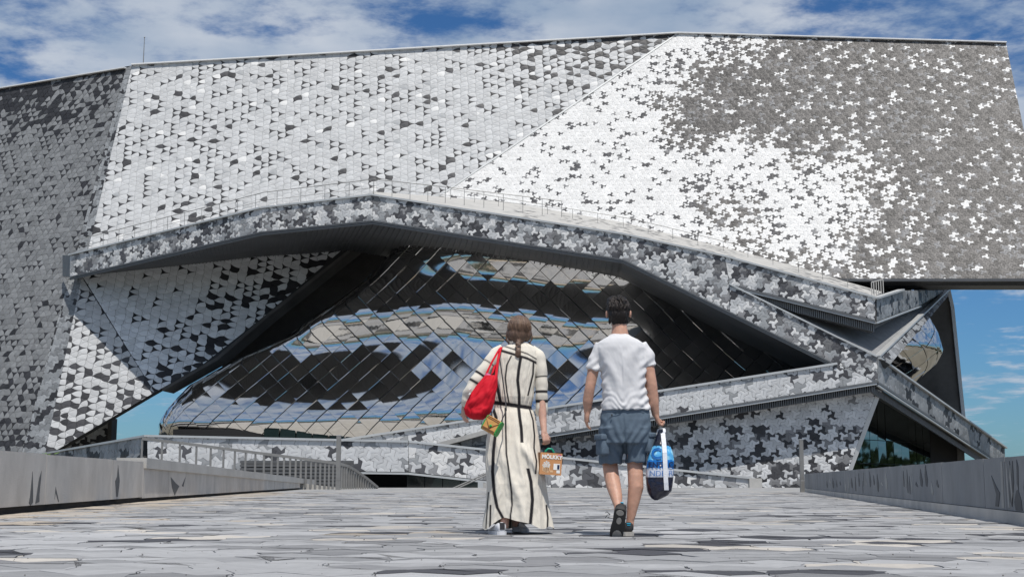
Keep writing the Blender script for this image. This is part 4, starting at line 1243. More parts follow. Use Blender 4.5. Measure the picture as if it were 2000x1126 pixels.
# ---------- the man
YM = 10.40
def m(u, v, dy=0.0): return P(u, v, YM + dy)
SM = YM / FPX * 1.0
man = empty('person', (m(1218, 1048).x, YM, 0))
tag(man, 'person in white T-shirt and slate blue cargo shorts walking away with a shopping bag', 'person')
b = MB()
ellipsoid(b, m(1208, 609), (.078, .094, .112))
ellipsoid(b, m(1208, 626, .035), (.056, .062, .066))                       # jaw
ellipsoid(b, m(1207, 614, .098), (.012, .020, .020))                        # nose
ellipsoid(b, m(1207, 604, .078), (.050, .018, .014))                        # brow
ellipsoid(b, m(1207, 628, .090), (.024, .010, .008))                        # lips
for u_ in (1185, 1231): ellipsoid(b, m(u_, 613, .005), (.010, .022, .032))
b.tube([m(1209, 618, .0), m(1210, 640, -.012), m(1211, 668, -.02)], [.056, .060, .080], 14)
torso = [(655, 1192, 1227, .06), (664, 1176, 1245, .085), (676, 1170, 1255, .10), (700, 1174, 1257, .105), (740, 1180, 1258, .105), (790, 1182, 1264, .105), (830, 1178, 1266, .11), (850, 1180, 1262, .10)]
rings(b, [(m((l + r) / 2, v), (r - l) / 2 * SM, d) for v, l, r, d in torso], 28)
b.tube([m(1172, 686), m(1160, 716, -.01), m(1152, 757, -.015), m(1148, 782, .01), m(1147, 806, .035)], [.050, .046, .040, .041, .027], 14)
b.tube([m(1254, 685), m(1267, 716, -.015), m(1273, 752, -.025), m(1277, 785, -.01), m(1281, 812, .01)], [.048, .044, .043, .040, .028], 14)
hand(b, m(1147, 805, .035), m(1145, 823, .05), (1, .15, 0), (0, 1, 0), (.35, .45, .35), .0165, .078)
hand(b, m(1281, 811, .01), m(1287, 827, .025), (.75, .1, -.3), (-.2, 1, 0), (.9, 1.3, .9), .016, .070)
# legs: right planted, left trailing with the heel off the ground
b.tube([m(1240, 830), m(1242, 880, .02), m(1240, 905, .03), m(1241, 930, .0), m(1242, 950, -.015), m(1236, 985, -.02), m(1231, 1015, -.02), m(1229, 1034, -.02)], [.080, .070, .062, .060, .0605, .046, .031, .033], 16)
b.tube([m(1198, 830), m(1194, 880, .06), m(1191, 903, .09), m(1194, 925, .05), m(1198, 946, .0), m(1204, 970, -.07), m(1207, 988, -.12), m(1207, 1000, -.13)], [.080, .070, .062, .059, .0585, .046, .031, .030], 16)
body = fuse(b, 'body', M['skin'], .006, 5, lambda c, n: .0012 * noise.noise(c * 40), man)
for u_ in (1199, 1215):
    ey = MB(); ellipsoid(ey, m(u_, 609, .082), (.010, .010, .007), 10, 6); adopt(ey.build('eye', M['eye'], None, True), man)

def man_wrinkle(c, n):
    u, v = proj(c)
    w = .004 * noise.noise(Vector((c.x * 9, c.y * 9, c.z * 5)))
    low = smooth(745, 800, v)
    w += low * .0065 * math.sin((v + 26 * noise.noise(Vector((c.x * 11, c.y * 6, c.z * 4))) + abs(u - 1215) * .22) * .55) * (.5 + .5 * noise.noise(Vector((c.x * 6, 1, c.z * 9))))
    mid = (1 - low) * smooth(672, 690, v)
    w += mid * .006 * math.sin((u - 1216) * .16 + (v - 700) * .05 * math.copysign(1, u - 1216) + 2.4 * noise.noise(Vector((c.x * 5, 3, c.z * 4))))
    w += .0012 * noise.noise(Vector((c.x * 55 + c.z * 20, c.y * 30, c.z * 26)))
    w += .004 * noise.noise(Vector((c.x * 22 + c.z * 9, c.y * 10, c.z * 8))) * smooth(668, 700, v)
    side = smooth(26, 44, abs(u - 1216)) * smooth(690, 720, v)
    w += side * .006 * math.sin(v * .33 + u * .25)
    return w
s = MB()
sh_r = [(653, 1191, 1228, .070), (657, 1187, 1233, .084), (663, 1175, 1246, .102), (670, 1166, 1256, .112), (680, 1163, 1262, .120), (700, 1168, 1262, .126), (730, 1173, 1262, .126), (760, 1177, 1262, .124), (780, 1177, 1266, .128), (792, 1175, 1269, .130), (800, 1175, 1271, .130)]
rings(s, [(m((l + r) / 2, v + (l + r - 2432) * .02, -.01), (r - l) / 2 * SM, d) for v, l, r, d in sh_r], 48, 2.4)
s.tube([m(1190, 688), m(1171, 682), m(1164, 702, -.005), m(1159.5, 723, -.01)], [.05, .067, .064, .058], 20)
s.tube([m(1238, 688), m(1256, 681), m(1264, 698, -.01), m(1269.5, 716, -.015)], [.05, .066, .062, .053], 20)
shirt = fuse(s, 't_shirt', M['shirt'], .0065, 5, man_wrinkle, man)
def shorts_wrinkle(c, n):
    u, v = proj(c)
    w = .006 * noise.noise(Vector((c.x * 12, c.y * 12, c.z * 10)))
    w += .007 * math.sin((v * .20 + abs(u - 1218) * .35) + 3 * noise.noise(Vector((c.x * 7, c.y * 5, c.z * 7)))) * smooth(800, 840, v) * (.4 + .6 * abs(noise.noise(c * 8)))
    w -= .012 * math.exp(-((u - 1219 - (850 - v) * -.06) / 3.0) ** 2) * smooth(800, 830, v) * (1 if n.y < 0 else 0)
    return w
s = MB()
so_r = [(786, 1180, 1263, .112), (800, 1176, 1268, .120), (820, 1172, 1271, .130), (845, 1171, 1271, .132), (866, 1173, 1268, .118)]
rings(s, [(m((l + r) / 2, v), (r - l) / 2 * SM, d) for v, l, r, d in so_r], 40, 2.5)
rings(s, [(m(1196, 835, .0), .105, .125), (m(1195, 870, .04), .098, .110), (m(1193.5, 888, .06), .092, .102), (m(1192, 905, .07), .088, .098)], 32, 2.3)
rings(s, [(m(1243, 835, .0), .105, .125), (m(1243.5, 868, .02), .090, .108), (m(1242.5, 888, .03), .082, .100), (m(1241.5, 903, .03), .079, .098)], 32, 2.3)
shorts = fuse(s, 'shorts', M['shorts'], .007, 4, shorts_wrinkle, man)
def soft_box(name, mat, c, size, parent, rot=None, r=.008, seg=2):
    bm = bmesh.new(); bmesh.ops.create_cube(bm, size=1)
    for v in bm.verts: v.co = Vector((v.co.x * size[0], v.co.y * size[1], v.co.z * size[2]))
    bmesh.ops.bevel(bm, geom=bm.edges[:] + bm.verts[:], offset=r, segments=seg, affect='EDGES', profile=.5)
    if rot is not None:
        for v in bm.verts: v.co = rot @ v.co
    for v in bm.verts: v.co += Vector(c)
    me = bpy.data.meshes.new(name); bm.to_mesh(me); bm.free(); me.materials.append(mat)
    me.polygons.foreach_set('use_smooth', [True] * len(me.polygons))
    o = bpy.data.objects.new(name, me); COL.objects.link(o)
    adopt(o, parent) if parent.parent is None else setattr(o, 'parent', parent)
    return o
rz = Matrix.Rotation(.5, 3, 'Z')
soft_box('cargo_pocket', M['shorts'], m(1177, 872, -.045), (.075, .10, .125), man, rz, .016, 3)
soft_box('pocket_flap', M['shorts'], m(1176, 853, -.050), (.083, .108, .045), man, rz, .010, 3)
rz2 = Matrix.Rotation(-.6, 3, 'Z')
soft_box('cargo_pocket', M['shorts'], m(1268, 868, -.02), (.06, .10, .12), man, rz2, .016, 3)
soft_box('pocket_flap', M['shorts'], m(1269, 849, -.02), (.066, .105, .04), man, rz2, .010, 3)
mb = MB(); mb.tube([m(1183, 803, -.128), m(1198, 802, -.134), m(1213, 801, -.137)], .0022, 5); adopt(mb.build('pocket_seam', M['stitch']), man)
mb = MB(); mb.tube([m(1229, 799, -.137), m(1246, 797, -.132), m(1260, 798, -.118)], .0022, 5); adopt(mb.build('pocket_seam', M['stitch']), man)
mb = MB(); ellipsoid(mb, m(1195, 810, -.134), (.006, .004, .010), 10, 6); adopt(mb.build('button', M['strap_dark'], None, True), man)
# hair and beard
def hair_disp(c, n):
    return .006 * noise.noise(Vector((c.x * 60, c.y * 25, c.z * 18))) + .005 * noise.noise(Vector((c.x * 26 + 4, c.y * 26, c.z * 14)))
h = MB()
ellipsoid(h, m(1208, 603, -.004), (.090, .100, .088), 20, 14)
ellipsoid(h, m(1207, 593, .015), (.082, .090, .054), 20, 14)
ellipsoid(h, m(1208.5, 614, -.036), (.082, .066, .076), 20, 14)
ellipsoid(h, m(1209, 628, -.036), (.062, .038, .036), 16, 10)
ellipsoid(h, m(1196, 588, .03), (.04, .05, .04), 16, 10)
for k in range(60):                             # tousled tufts
    a_, t_ = hsh(k, 1) * 2 * PI, hsh(k, 2) * 1.25
    d_ = Vector((math.sin(t_) * math.cos(a_), math.sin(t_) * math.sin(a_), math.cos(t_)))
    c_ = m(1208, 600) + Vector((d_.x * .086, d_.y * .095, d_.z * .086))
    e_ = c_ + d_ * .004 + Vector((.04 * (hsh(k, 3) - .4), -.035 * hsh(k, 4), -.018))
    h.tube([c_ - d_ * .012, c_ + d_ * .006, e_], [.014, .011, .004], 6)
fuse(h, 'hair', M['hair_dark'], .0052, 1, hair_disp, man)
h = MB()
ellipsoid(h, m(1208, 633, .058), (.054, .050, .038), 18, 12)
ellipsoid(h, m(1190.5, 626, .045), (.010, .026, .030), 12, 8); ellipsoid(h, m(1225, 626, .045), (.010, .026, .030), 12, 8)
fuse(h, 'beard', M['hair_dark'], .006, 2, hair_disp, man)
def strands(parent, centre, rad, n, mat, t0, t1, length, thick, seed, lift=1.0):
    mb = MB()
    for k in range(n):
        a_ = hsh(seed, k, 1) * 2 * PI; t_ = t0 + (t1 - t0) * hsh(seed, k, 2)
        pts = []
        for q in range(4):
            tt = t_ + length * q / 3 * (.7 + .6 * hsh(seed, k, 3)); aa = a_ + .25 * (hsh(seed, k, 4) - .5) * q
            pts.append(Vector(centre) + Vector((rad[0] * math.sin(tt) * math.cos(aa), rad[1] * math.sin(tt) * math.sin(aa), rad[2] * math.cos(tt))) * (lift + .03 * hsh(seed, k, 5) * (1 if q == 3 else .4)))
        mb.tube(pts, [thick, thick, thick * .8, thick * .3], 4)
    return adopt(mb.build('hair_strands', mat, None, True), parent)
M['hair_sheen'] = material('dark_hair_sheen', (0.035, 0.026, 0.022), .38, spec=.5)
M['hair_light'] = material('brown_hair_sheen', (0.19, 0.12, 0.08), .38, spec=.5)
strands(man, m(1208, 603, -.004), (.092, .102, .098), 260, M['hair_sheen'], .05, 1.5, .45, .0022, 3, .99)
# shoes
mr = Matrix.Translation(m(1226.5, 1048.5, -.01) + Vector((0, 0, .004))) @ Matrix.Rotation(-.08, 4, 'Z')
p_heel = P(1226.5, 1048, 10.36); mr = Matrix.Translation(Vector((p_heel.x, 10.28, .012))) @ Matrix.Rotation(.06, 4, 'Z')
shoe(man, mr, .30, .105, M['shoe_black'], M['rubber'], M['rubber'], [(-.015, .015, .090, .098, M['cyan']), (-.012, .012, .078, .083, M['cyan'])])
heel = m(1212, 994, -.21)
ml = Matrix.Translation(heel) @ Matrix.Rotation(-.10, 4, 'Z') @ Matrix.Rotation(.16, 4, 'Y') @ Matrix.Rotation(-1.02, 4, 'X')
shoe(man, ml, .295, .112, M['shoe_black'], M['rubber_dark'], M['rubber'], [(-.014, .014, .090, .098, M['cyan'])], tread=True)
mb = MB(); k0 = m(1192, 1004, -.06)
for q in (-1, 1): mb.tube([k0, k0 + Vector((-.025, -.01, .012 * q + .01)), k0 + Vector((-.038, -.01, -.005 + .02 * q))], .0028, 5)
adopt(mb.build('shoelace', M['shoe_black']), man)
# ---------- the woman
YW = 10.85
def w(u, v, dy=0.0): return P(u, v, YW + dy)
SW = YW / FPX
woman = empty('person', (w(1010, 1043).x, YW, 0))
tag(woman, 'person with a braid in a long cream dress with black stripes, walking away', 'person')
b = MB()
ellipsoid(b, w(1015, 642, .01), (.070, .090, .108))
ellipsoid(b, w(1015, 656, .045), (.050, .055, .055)); ellipsoid(b, w(1015, 646, .103), (.010, .017, .017))
ellipsoid(b, w(1015, 637, .086), (.045, .015, .012)); ellipsoid(b, w(1015, 658, .094), (.020, .009, .007))
b.tube([w(1014, 655), w(1013, 672, -.005), w(1012, 690, -.01)], [.046, .048, .060], 14)
rings(b, [(w((l + r) / 2, v), (r - l) / 2 * SW, d) for v, l, r, d in [(676, 996, 1030, .05), (684, 978, 1044, .075), (700, 974, 1046, .09), (740, 974, 1040, .09), (790, 972, 1034, .085), (840, 964, 1042, .11), (880, 970, 1040, .10)]], 28)
b.tube([w(972, 690), w(948, 722, -.02), w(926, 752, -.03), w(914, 778, .01), w(906, 798, .03)], [.042, .040, .036, .033, .022], 12)
b.tube([w(1047, 692), w(1055, 730, -.015), w(1058, 768, -.02), w(1060, 815, -.05), w(1063, 846, -.10)], [.040, .038, .035, .032, .0225], 12)
hand(b, w(906, 797, .03), w(906, 812, .03), (.8, .5, 0), (.5, .8, 0), (.35, .55, .4), .0145, .070, fr=.0078, th=.016)
hand(b, w(1063, 845, -.10), w(1067, 860, -.115), (-.4, .7, 0), (.8, .4, 0), (.7, 1.1, .8), .0145, .062, fr=.0078, th=.016)
b.tube([w(986, 860), w(986, 940, .05), w(986, 1000, -.14), w(985, 1030, -.16)], [.07, .055, .038, .034], 12)
b.tube([w(1030, 860), w(1020, 940, .06), w(1010, 1005, .06), w(1008, 1028, .06)], [.07, .055, .038, .034], 12)
fuse(b, 'body', M['skin_w'], .0058, 4, lambda c, n: .001 * noise.noise(c * 40), woman)
for u_ in (1007, 1023):
    ey = MB(); ellipsoid(ey, w(u_, 643, .090), (.009, .009, .006), 10, 6); adopt(ey.build('eye', M['eye'], None, True), woman)

# dress: a fine grid of rings with gathers, folds and woven-in stripes
CREAM, INK = (0.70, 0.655, 0.575), (0.022, 0.021, 0.024)
D = [(669, 1001, 1027, .058), (673, 992, 1037, .070), (678, 982, 1045, .084), (686, 971, 1051, .098), (700, 967, 1053, .112), (730, 966, 1048, .120), (760, 964, 1043, .122), (775, 963, 1042, .124), (784, 964, 1040, .116), (792, 965, 1038, .104), (797, 965, 1038, .104), (806, 961, 1043, .122),
     (830, 955, 1048, .150), (860, 950, 1053, .172), (900, 948, 1059, .198), (950, 951, 1065, .225), (990, 949, 1071, .225), (1015, 945, 1076, .235), (1030, 943, 1079, .240)]
DV = [d[0] for d in D]
def dress_row(v): return [float(np.interp(v, DV, [d[i] for d in D])) for i in (1, 2, 3)]
NT, NV = 300, 270
def line_x(pts, v):
    vs = [p[1] for p in pts]
    if v < vs[0] or v > vs[-1]: return None
    return float(np.interp(v, vs, [p[0] for p in pts]))
STRIPES = [([(963, 797), (969, 815), (967, 850), (964, 880), (962, 920), (965, 960), (971, 990), (984, 1014), (986, 1032)], 6.4),
           ([(987, 795), (988, 850), (989, 885), (994, 920), (999, 960), (1000, 985), (997, 1006), (996, 1032)], 3.6),
           ([(1013, 795), (1015, 815), (1018, 835), (1019.5, 864)], 6.2), ([(1031, 914), (1037, 940), (1040, 975), (1038, 1000), (1035, 1032)], 6.6),
           ([(1034, 797), (1041, 820), (1044, 850), (1043, 875), (1048, 900), (1046, 925)], 3.2), ([(1067, 985), (1070, 1010), (1069, 1032)], 3.4),
           ([(954, 960), (951, 1000), (949, 1032)], 2.4), ([(958, 985), (957, 1032)], 3.6),
           ([(1017, 698), (1013, 722), (1011, 742), (1014, 770), (1014, 790)], 6.0), ([(999, 694), (990, 712), (987, 738), (990, 765), (994, 786)], 3.2),
           ([(1042, 705), (1041, 730), (1036, 752), (1031, 772)], 3.4), ([(971, 676), (968, 700), (966, 735), (972, 760), (978, 785)], 6.2)]
def dress_col(u, v, back):
    k = 0.0
    def hit(d, hw): return max(0.0, min(1.0, (hw - d) / 1.2 + .5))
    for pts, wd_ in STRIPES:
        x = line_x(pts, v)
        if x is not None: k = max(k, hit(abs(u - x), wd_ / 2))
    yb = 675.5 + max(0, u - 985) * .33 + max(0, u - 1030) * .25; yk = 684.5 + max(0, u - 980) * .30 + max(0, u - 1030) * .20
    if u > 976:
        if u < 1052: k = max(k, hit(abs(v - yb), 1.3))
        if u < 1050: k = max(k, hit(abs(v - yk), 2.6))
    bl = 785 + (u - 963) * .145
    k = max(k, hit(abs(v - bl), 3.9))
    return k
vs, cols = [], []
hem_lift = lambda th: .012 + .085 * math.exp(-((th + .30) / .34) ** 2) + .012 * math.sin(th * 3 + 1) + .014 * math.sin(th * 7)
for j in range(NV + 1):
    t = j / NV
    v0 = 669 + (1030 - 669) * t
    l, r, dp = dress_row(v0)
    cz = w(1010, v0).z
    sk = smooth(800, 1030, v0); bl_ = smooth(690, 715, v0) * smooth(792, 775, v0)
    for i in range(NT):
        th = 2 * PI * i / NT - PI              # 0 = the back, towards the camera
        c, s_ = math.sin(th), -math.cos(th)
        x = math.copysign(abs(c) ** .86, c); y = math.copysign(abs(s_) ** .86, s_)
        twist = th + .25 * sk * math.sin(v0 * .012)
        g = .022 * bl_ * (math.sin(twist * 17 + v0 * .01) + .6 * math.sin(twist * 27 + 1.3)) * smooth(690, 780, v0)
        g += smooth(798, 830, v0) * (.014 * math.sin(twist * 22 + .5) + .008 * math.sin(twist * 37)) * (1 - .6 * sk)
        g += sk * (.085 * math.sin(twist * 5 + .8) + .05 * math.sin(twist * 9 + 2.2) + .028 * math.sin(twist * 15 + .3)) * .75
        g += .030 * noise.noise(Vector((c * 3, s_ * 3, v0 * .02))) * smooth(690, 740, v0)
        rx = (r - l) / 2 * SW; cx = w((l + r) / 2, v0).x
        px_, py_ = cx + rx * x * (1 + g * .35), YW + dp * y * (1 + g * 1.25)
        # diagonal swag of cloth over the trailing leg
        uu = proj(Vector((px_, py_, cz)))[0]
        if s_ < 0:
            dl = (uu - 1019) * .80 - (v0 - 866) * .5
            py_ -= .045 * math.exp(-(dl / 9) ** 2) * smooth(850, 890, v0) * smooth(1010, 950, v0) * smooth(1000, 1020, uu)
            dl2 = (uu - 985) * .8 - (v0 - 900) * .28
            py_ -= .022 * math.exp(-(dl2 / 8) ** 2) * smooth(830, 900, v0)
        z = cz
        lift = hem_lift(th) * smooth(900, 1030, v0)
        z += lift
        p = Vector((px_, py_, z)) + Vector((0, 1, 0)) * 0.0
        p += Vector((noise.noise(Vector((th * 14, v0 * .1, 5))) * .002, noise.noise(Vector((th * 12, v0 * .06, 9))) * .005, 0))
        vs.append(p)
        u, v = proj(p)
        if s_ >= 0: u = 2 * (l + r) / 2 - u + 0 if False else u
        k = dress_col(u, v if v < 1000 else v, s_ < 0)
        cols.append(tuple(a * (1 - k) + q * k for a, q in zip(CREAM, INK)))
fs = [(j * NT + i, j * NT + (i + 1) % NT, (j + 1) * NT + (i + 1) % NT, (j + 1) * NT + i) for j in range(NV) for i in range(NT)]
# sleeves
def sleeve(path, rad, bands, n=40, m=90, seed=0):
    base = len(vs)
    cum = [0]; path = [Vector(p) for p in path]
    for i in range(len(path) - 1): cum.append(cum[-1] + (path[i + 1] - path[i]).length)
    T = cum[-1]
    for j in range(m + 1):
        s_ = T * j / m
        pt = Vector([float(np.interp(s_, cum, [p[q] for p in path])) for q in range(3)])
        p2 = Vector([float(np.interp(min(s_ + .02, T), cum, [p[q] for p in path])) for q in range(3)]); p1 = Vector([float(np.interp(max(s_ - .02, 0), cum, [p[q] for p in path])) for q in range(3)])
        d = (p2 - p1).normalized(); a1 = d.cross(Vector((0, 1, 0))).normalized(); a2 = d.cross(a1)
        f = s_ / T
        r = float(np.interp(f, [q[0] for q in rad], [q[1] for q in rad]))
        for i in range(n):
            a = 2 * PI * i / n
            rr = r * (1 + .05 * math.sin(f * 34 + math.sin(a) * 2 + seed) * (.4 + f) + .05 * noise.noise(Vector((math.cos(a) * 2, math.sin(a) * 2, f * 9 + seed))))
            vs.append(pt + a1 * math.cos(a) * rr + a2 * math.sin(a) * rr)
            k = 0
            for f0, hw in bands: k = max(k, max(0, min(1, (hw - abs(f - f0)) / .012 + .5)))
            cols.append(tuple(q * (1 - k) + z * k for q, z in zip(CREAM, INK)))
    for j in range(m):
        for i in range(n):
            fs.append((base + j * n + i, base + j * n + (i + 1) % n, base + (j + 1) * n + (i + 1) % n, base + (j + 1) * n + i))
sleeve([w(1036, 684), w(1049, 694), w(1055, 715, -.01), w(1057.5, 740, -.015), w(1058, 770, -.02), w(1058, 795, -.012), w(1058, 812, -.005)],
       [(0, .05), (.15, .060), (.45, .050), (.78, .048), (.86, .050), (.95, .046), (1, .040)], [(.44, .010), (.655, .020), (.785, .022)], seed=1)
sleeve([w(984, 682), w(970, 692), w(951, 717, -.02), w(933, 742, -.03), w(922, 760, -.03), w(913, 780, .0), w(909, 792, .02)],
       [(0, .05), (.12, .060), (.4, .056), (.7, .060), (.9, .054), (1, .036)], [(.30, .009), (.50, .018), (.63, .018)], seed=5)
dress = new_obj('dress', vs, fs, M['linen'], None, True)
point_tone(dress.data, cols)
adopt(dress, woman)
mb = MB(); mb.tube([w(1060, 800, -.045), w(1063, 808, -.045)], [.004, .004], 6); adopt(mb.build('cuff_button', M['strap_dark']), woman)
# hair with a braid
def whair(c, n):
    return .004 * noise.noise(Vector((c.x * 70, c.y * 30, c.z * 12))) + .003 * noise.noise(Vector((c.x * 120, c.y * 60, c.z * 10)))
h = MB()
ellipsoid(h, w(1014.5, 640, -.005), (.098, .105, .106), 22, 16)
ellipsoid(h, w(1012, 652, -.045), (.078, .060, .070), 20, 14)
ellipsoid(h, w(1013, 664, -.060), (.040, .035, .040), 16, 10)
ellipsoid(h, w(1028, 652, -.01), (.045, .06, .065), 16, 10); ellipsoid(h, w(998, 652, .0), (.042, .06, .06), 16, 10)
h.tube([w(1013, 668, -.085), w(1012, 675, -.10), w(1013, 682, -.10)], [.022, .015, .020], 12)
h.tube([w(1013, 680, -.105), w(1012.5, 686, -.11), w(1011.5, 694, -.108), w(1011, 700, -.10)], [.019, .024, .026, .006], 12)
for q in range(4): ellipsoid(h, w(1012 + (3.2 if q % 2 else -3.0), 671 + q * 3.2, -.108), (.014, .010, .013), 10, 8)
fuse(h, 'hair', M['hair_brown'], .0055, 2, whair, woman)
mb = MB()
for k in range(26):                             # loose strands
    side = -1 if k % 2 else 1; a = hsh(k, 3)
    p0 = w(1014 + side * (20 + 5 * a), 640 + 10 * a, -.02); p1 = w(1014 + side * (25 + 2 * a), 656 + 6 * a, -.02); p2 = w(1014 + side * (21 - 3 * a), 668 + 6 * hsh(k, 5), -.03)
    mb.tube([p0, p1, p2], .0014, 4)
adopt(mb.build('loose_strands', M['hair_brown']), woman)
mb = MB()
def torus_band(mb, c, r, t):
    pts = [Vector(c) + Vector((math.cos(a) * r, math.sin(a) * r, 0)) for a in [2 * PI * q / 14 for q in range(15)]]
    mb.tube(pts, t, 6)
torus_band(mb, w(1013, 677, -.10), .016, .005); adopt(mb.build('hair_tie', M['strap_dark'], None, True), woman)
strands(woman, w(1014.5, 641, -.005), (.100, .108, .108), 220, M['hair_light'], .1, 1.2, 1.1, .0016, 8, .985)
# sneakers
gl = P(981, 1044, 10.62)
shoe(woman, Matrix.Translation(Vector((gl.x, 10.60, .004))) @ Matrix.Rotation(.32, 4, 'Z'), .27, .098, M['shoe_white'], M['shoe_white'], M['rubber'], [(-.020, .020, .045, .098, M['strap_dark'])], hgt=.10)
gr = P(1008, 1040, 10.9)
shoe(woman, Matrix.Translation(Vector((gr.x, 10.88, .020))) @ Matrix.Rotation(-.28, 4, 'Z') @ Matrix.Rotation(-.10, 4, 'X'), .27, .098, M['shoe_white'], M['shoe_white'], M['rubber'], [(-.020, .020, .045, .098, M['strap_dark'])], hgt=.10)

# ---------- what they carry
M['red'] = material('red_canvas', (0.56, 0.008, 0.022), .75, spec=.25, var=.10, vscale=14, bump=.10, bscale=300)
M['wood'] = material('honey_veneer', (0.56, 0.29, 0.085), .42, var=.22, vscale=8, stretch=(1, 1, 14))
M['wood_dark'] = material('brown_veneer', (0.16, 0.065, 0.022), .45, var=.25, vscale=8, stretch=(1, 1, 14))
M['green'] = material('green_leather', (0.012, 0.30, 0.045), .45)
M['card'] = material('kraft_card', (0.56, 0.27, 0.115), .7, var=.08, vscale=10)
M['card_side'] = material('shaded_card', (0.30, 0.15, 0.07), .75, var=.1)  # kraft card darkened: shade put into the colour of sides and lid
M['print_white'] = material('white_print', (0.82, 0.82, 0.80), .6)
M['print_dark'] = material('dark_print', (0.10, 0.045, 0.02), .6)
M['print_tan'] = material('tan_print', (0.72, 0.47, 0.27), .6)
M['pink'] = material('pink_print', (0.55, 0.08, 0.20), .6)
M['teal'] = material('teal_plastic', (0.0, 0.26, 0.16), .4)
M['bag_blue'] = material('bag_print', rough=.22, spec=.5, attr='tone', bump=.12, bscale=30, coat=.3)
M['bag_white'] = material('bag_tape', (0.72, 0.74, 0.78), .3, bump=.15, bscale=60)
M['navy_print'] = material('navy_print', (0.008, 0.02, 0.07), .35)
M['blue_print'] = material('blue_print', (0.01, 0.13, 0.42), .35)

tote = empty('tote_bag', w(936, 818, -.2)); tag(tote, 'bright red canvas tote bag hanging from the shoulder of the striped dress', 'bag')
def sack(rows, dy, e=2.4, n=56, crease=.5, seed=0):
    vs, fs = [], []
    for j, (v, l, r, d) in enumerate(rows):
        for i in range(n):
            a = 2 * PI * i / n; ca, sa = math.cos(a), math.sin(a)
            c = P((l + r) / 2, v, YW + dy)
            g = 1 + crease * (.10 * noise.noise(Vector((ca * 2, sa * 2 + seed, v * .05))) + .06 * noise.noise(Vector((ca * 5 + v * .08, sa * 5 + seed, v * .10))) + .025 * noise.noise(Vector((ca * 14 + v * .2, sa * 9 + seed, v * .16))))
            vs.append(c + Vector(((r - l) / 2 * SW * math.copysign(abs(ca) ** (2 / e), ca), d * g * math.copysign(abs(sa) ** (2 / e), sa), 0)))
    m_ = len(rows)
    fs = [(j * n + i, j * n + (i + 1) % n, (j + 1) * n + (i + 1) % n, (j + 1) * n + i) for j in range(m_ - 1) for i in range(n)]
    return vs, fs, n, m_
def dense(rows, k=5):
    out = []
    for a, b_ in zip(rows[:-1], rows[1:]):
        for q in range(k): t = q / k; out.append(tuple(x * (1 - t) + y * t for x, y in zip(a, b_)))
    return out + [rows[-1]]
rows = dense([(733, 948, 970, .030), (740, 942, 971, .045), (755, 930, 970, .062), (770, 920, 967, .074), (785, 912, 964, .080), (798, 907.5, 960, .078), (808, 910, 955, .066), (814, 916, 950, .048), (818, 925, 942, .015)])
v_, f_, n_, m_ = sack(rows, -.24, 2.5, 96, 2.6, 3)
f_.append(tuple(range((m_ - 1) * n_, m_ * n_)))
o = new_obj('bag_body', v_, f_, M['red'], None, True); adopt(o, tote)
so = o.modifiers.new('thickness', 'SOLIDIFY'); so.thickness = .004
def ribbon(name, pts, width, mat, parent, wdir):
    mb = MB(); pts = [Vector(p) for p in pts]; wv = [Vector(q) for q in wdir]
    for i in range(len(pts) - 1):
        a, b_ = pts[i], pts[i + 1]; wa_, wb_ = wv[i] * width / 2, wv[i + 1] * width / 2
        t = (b_ - a).cross(wa_).normalized() * .004
        mb.add([a - wa_, a + wa_, b_ + wb_, b_ - wb_, a - wa_ + t, a + wa_ + t, b_ + wb_ + t, b_ - wb_ + t], [(0, 1, 2, 3), (7, 6, 5, 4), (0, 3, 7, 4), (1, 5, 6, 2)])
    return adopt(mb.build(name, mat), parent)
X = Vector((1, 0, 0)); XY = Vector((.75, .0, .45))
ribbon('strap', [w(947, 738, -.26), w(953, 722, -.235), w(963, 702, -.205), w(972, 686, -.16), w(977, 678, -.06), w(976, 682, .05), w(962, 730, -.10)], .030, M['red'], tote, [XY] * 7)
ribbon('strap', [w(968, 742, -.26), w(970, 722, -.225), w(973, 700, -.19), w(977, 682, -.14), w(979, 677, -.05), w(980, 682, .05)], .022, M['red'], tote, [Vector((.95, 0, .1))] * 6)
soft_box('scarf', M['pink'], w(953, 735, -.25), (.05, .04, .05), tote, Matrix.Rotation(.4, 3, 'Y'), .015, 3)
mb = MB(); mb.prism([w(916, 759, -.318), w(920, 756, -.318), w(921, 758, -.318), w(917, 761, -.318)], (0, .06, 0)); mb.prism([w(915, 769, -.322), w(918.5, 765, -.322), w(919.5, 768, -.322), w(916, 771, -.322)], (0, .06, 0)); adopt(mb.build('printed_mark', M['print_white']), tote)

purse = empty('box_purse', w(964, 857, -.33)); tag(purse, 'small honey-brown wooden purse with green ends and green button below the red bag', 'purse')
R = Matrix.Rotation(.52, 3, 'Y') @ Matrix.Rotation(-.42, 3, 'Z')
pc = w(962, 831, -.33)
def purse_pt(x, y, z): return pc + R @ Vector((x, y, z))
def purse_outline(wd_, hg, rr, n=5):
    pts = []
    for cx, cz, a0 in ((wd_ / 2 - rr, hg / 2 - rr, 0), (-wd_ / 2 + rr, hg / 2 - rr, PI / 2), (-wd_ / 2 + rr, -hg / 2 + rr, PI), (wd_ / 2 - rr, -hg / 2 + rr, 1.5 * PI)):
        for q in range(n): a = a0 + PI / 2 * q / (n - 1); pts.append((cx + rr * math.cos(a), cz + rr * math.sin(a)))
    return pts
HW, HD, HH = .064, .034, .062
prof_ = purse_outline(HD * 2, HH * 2, .022)
mb = MB(); mb.prism([purse_pt(-HW, y, z) for y, z in prof_], R @ Vector((HW * 2 - .006, 0, 0))); adopt(mb.build('case', M['wood']), purse)
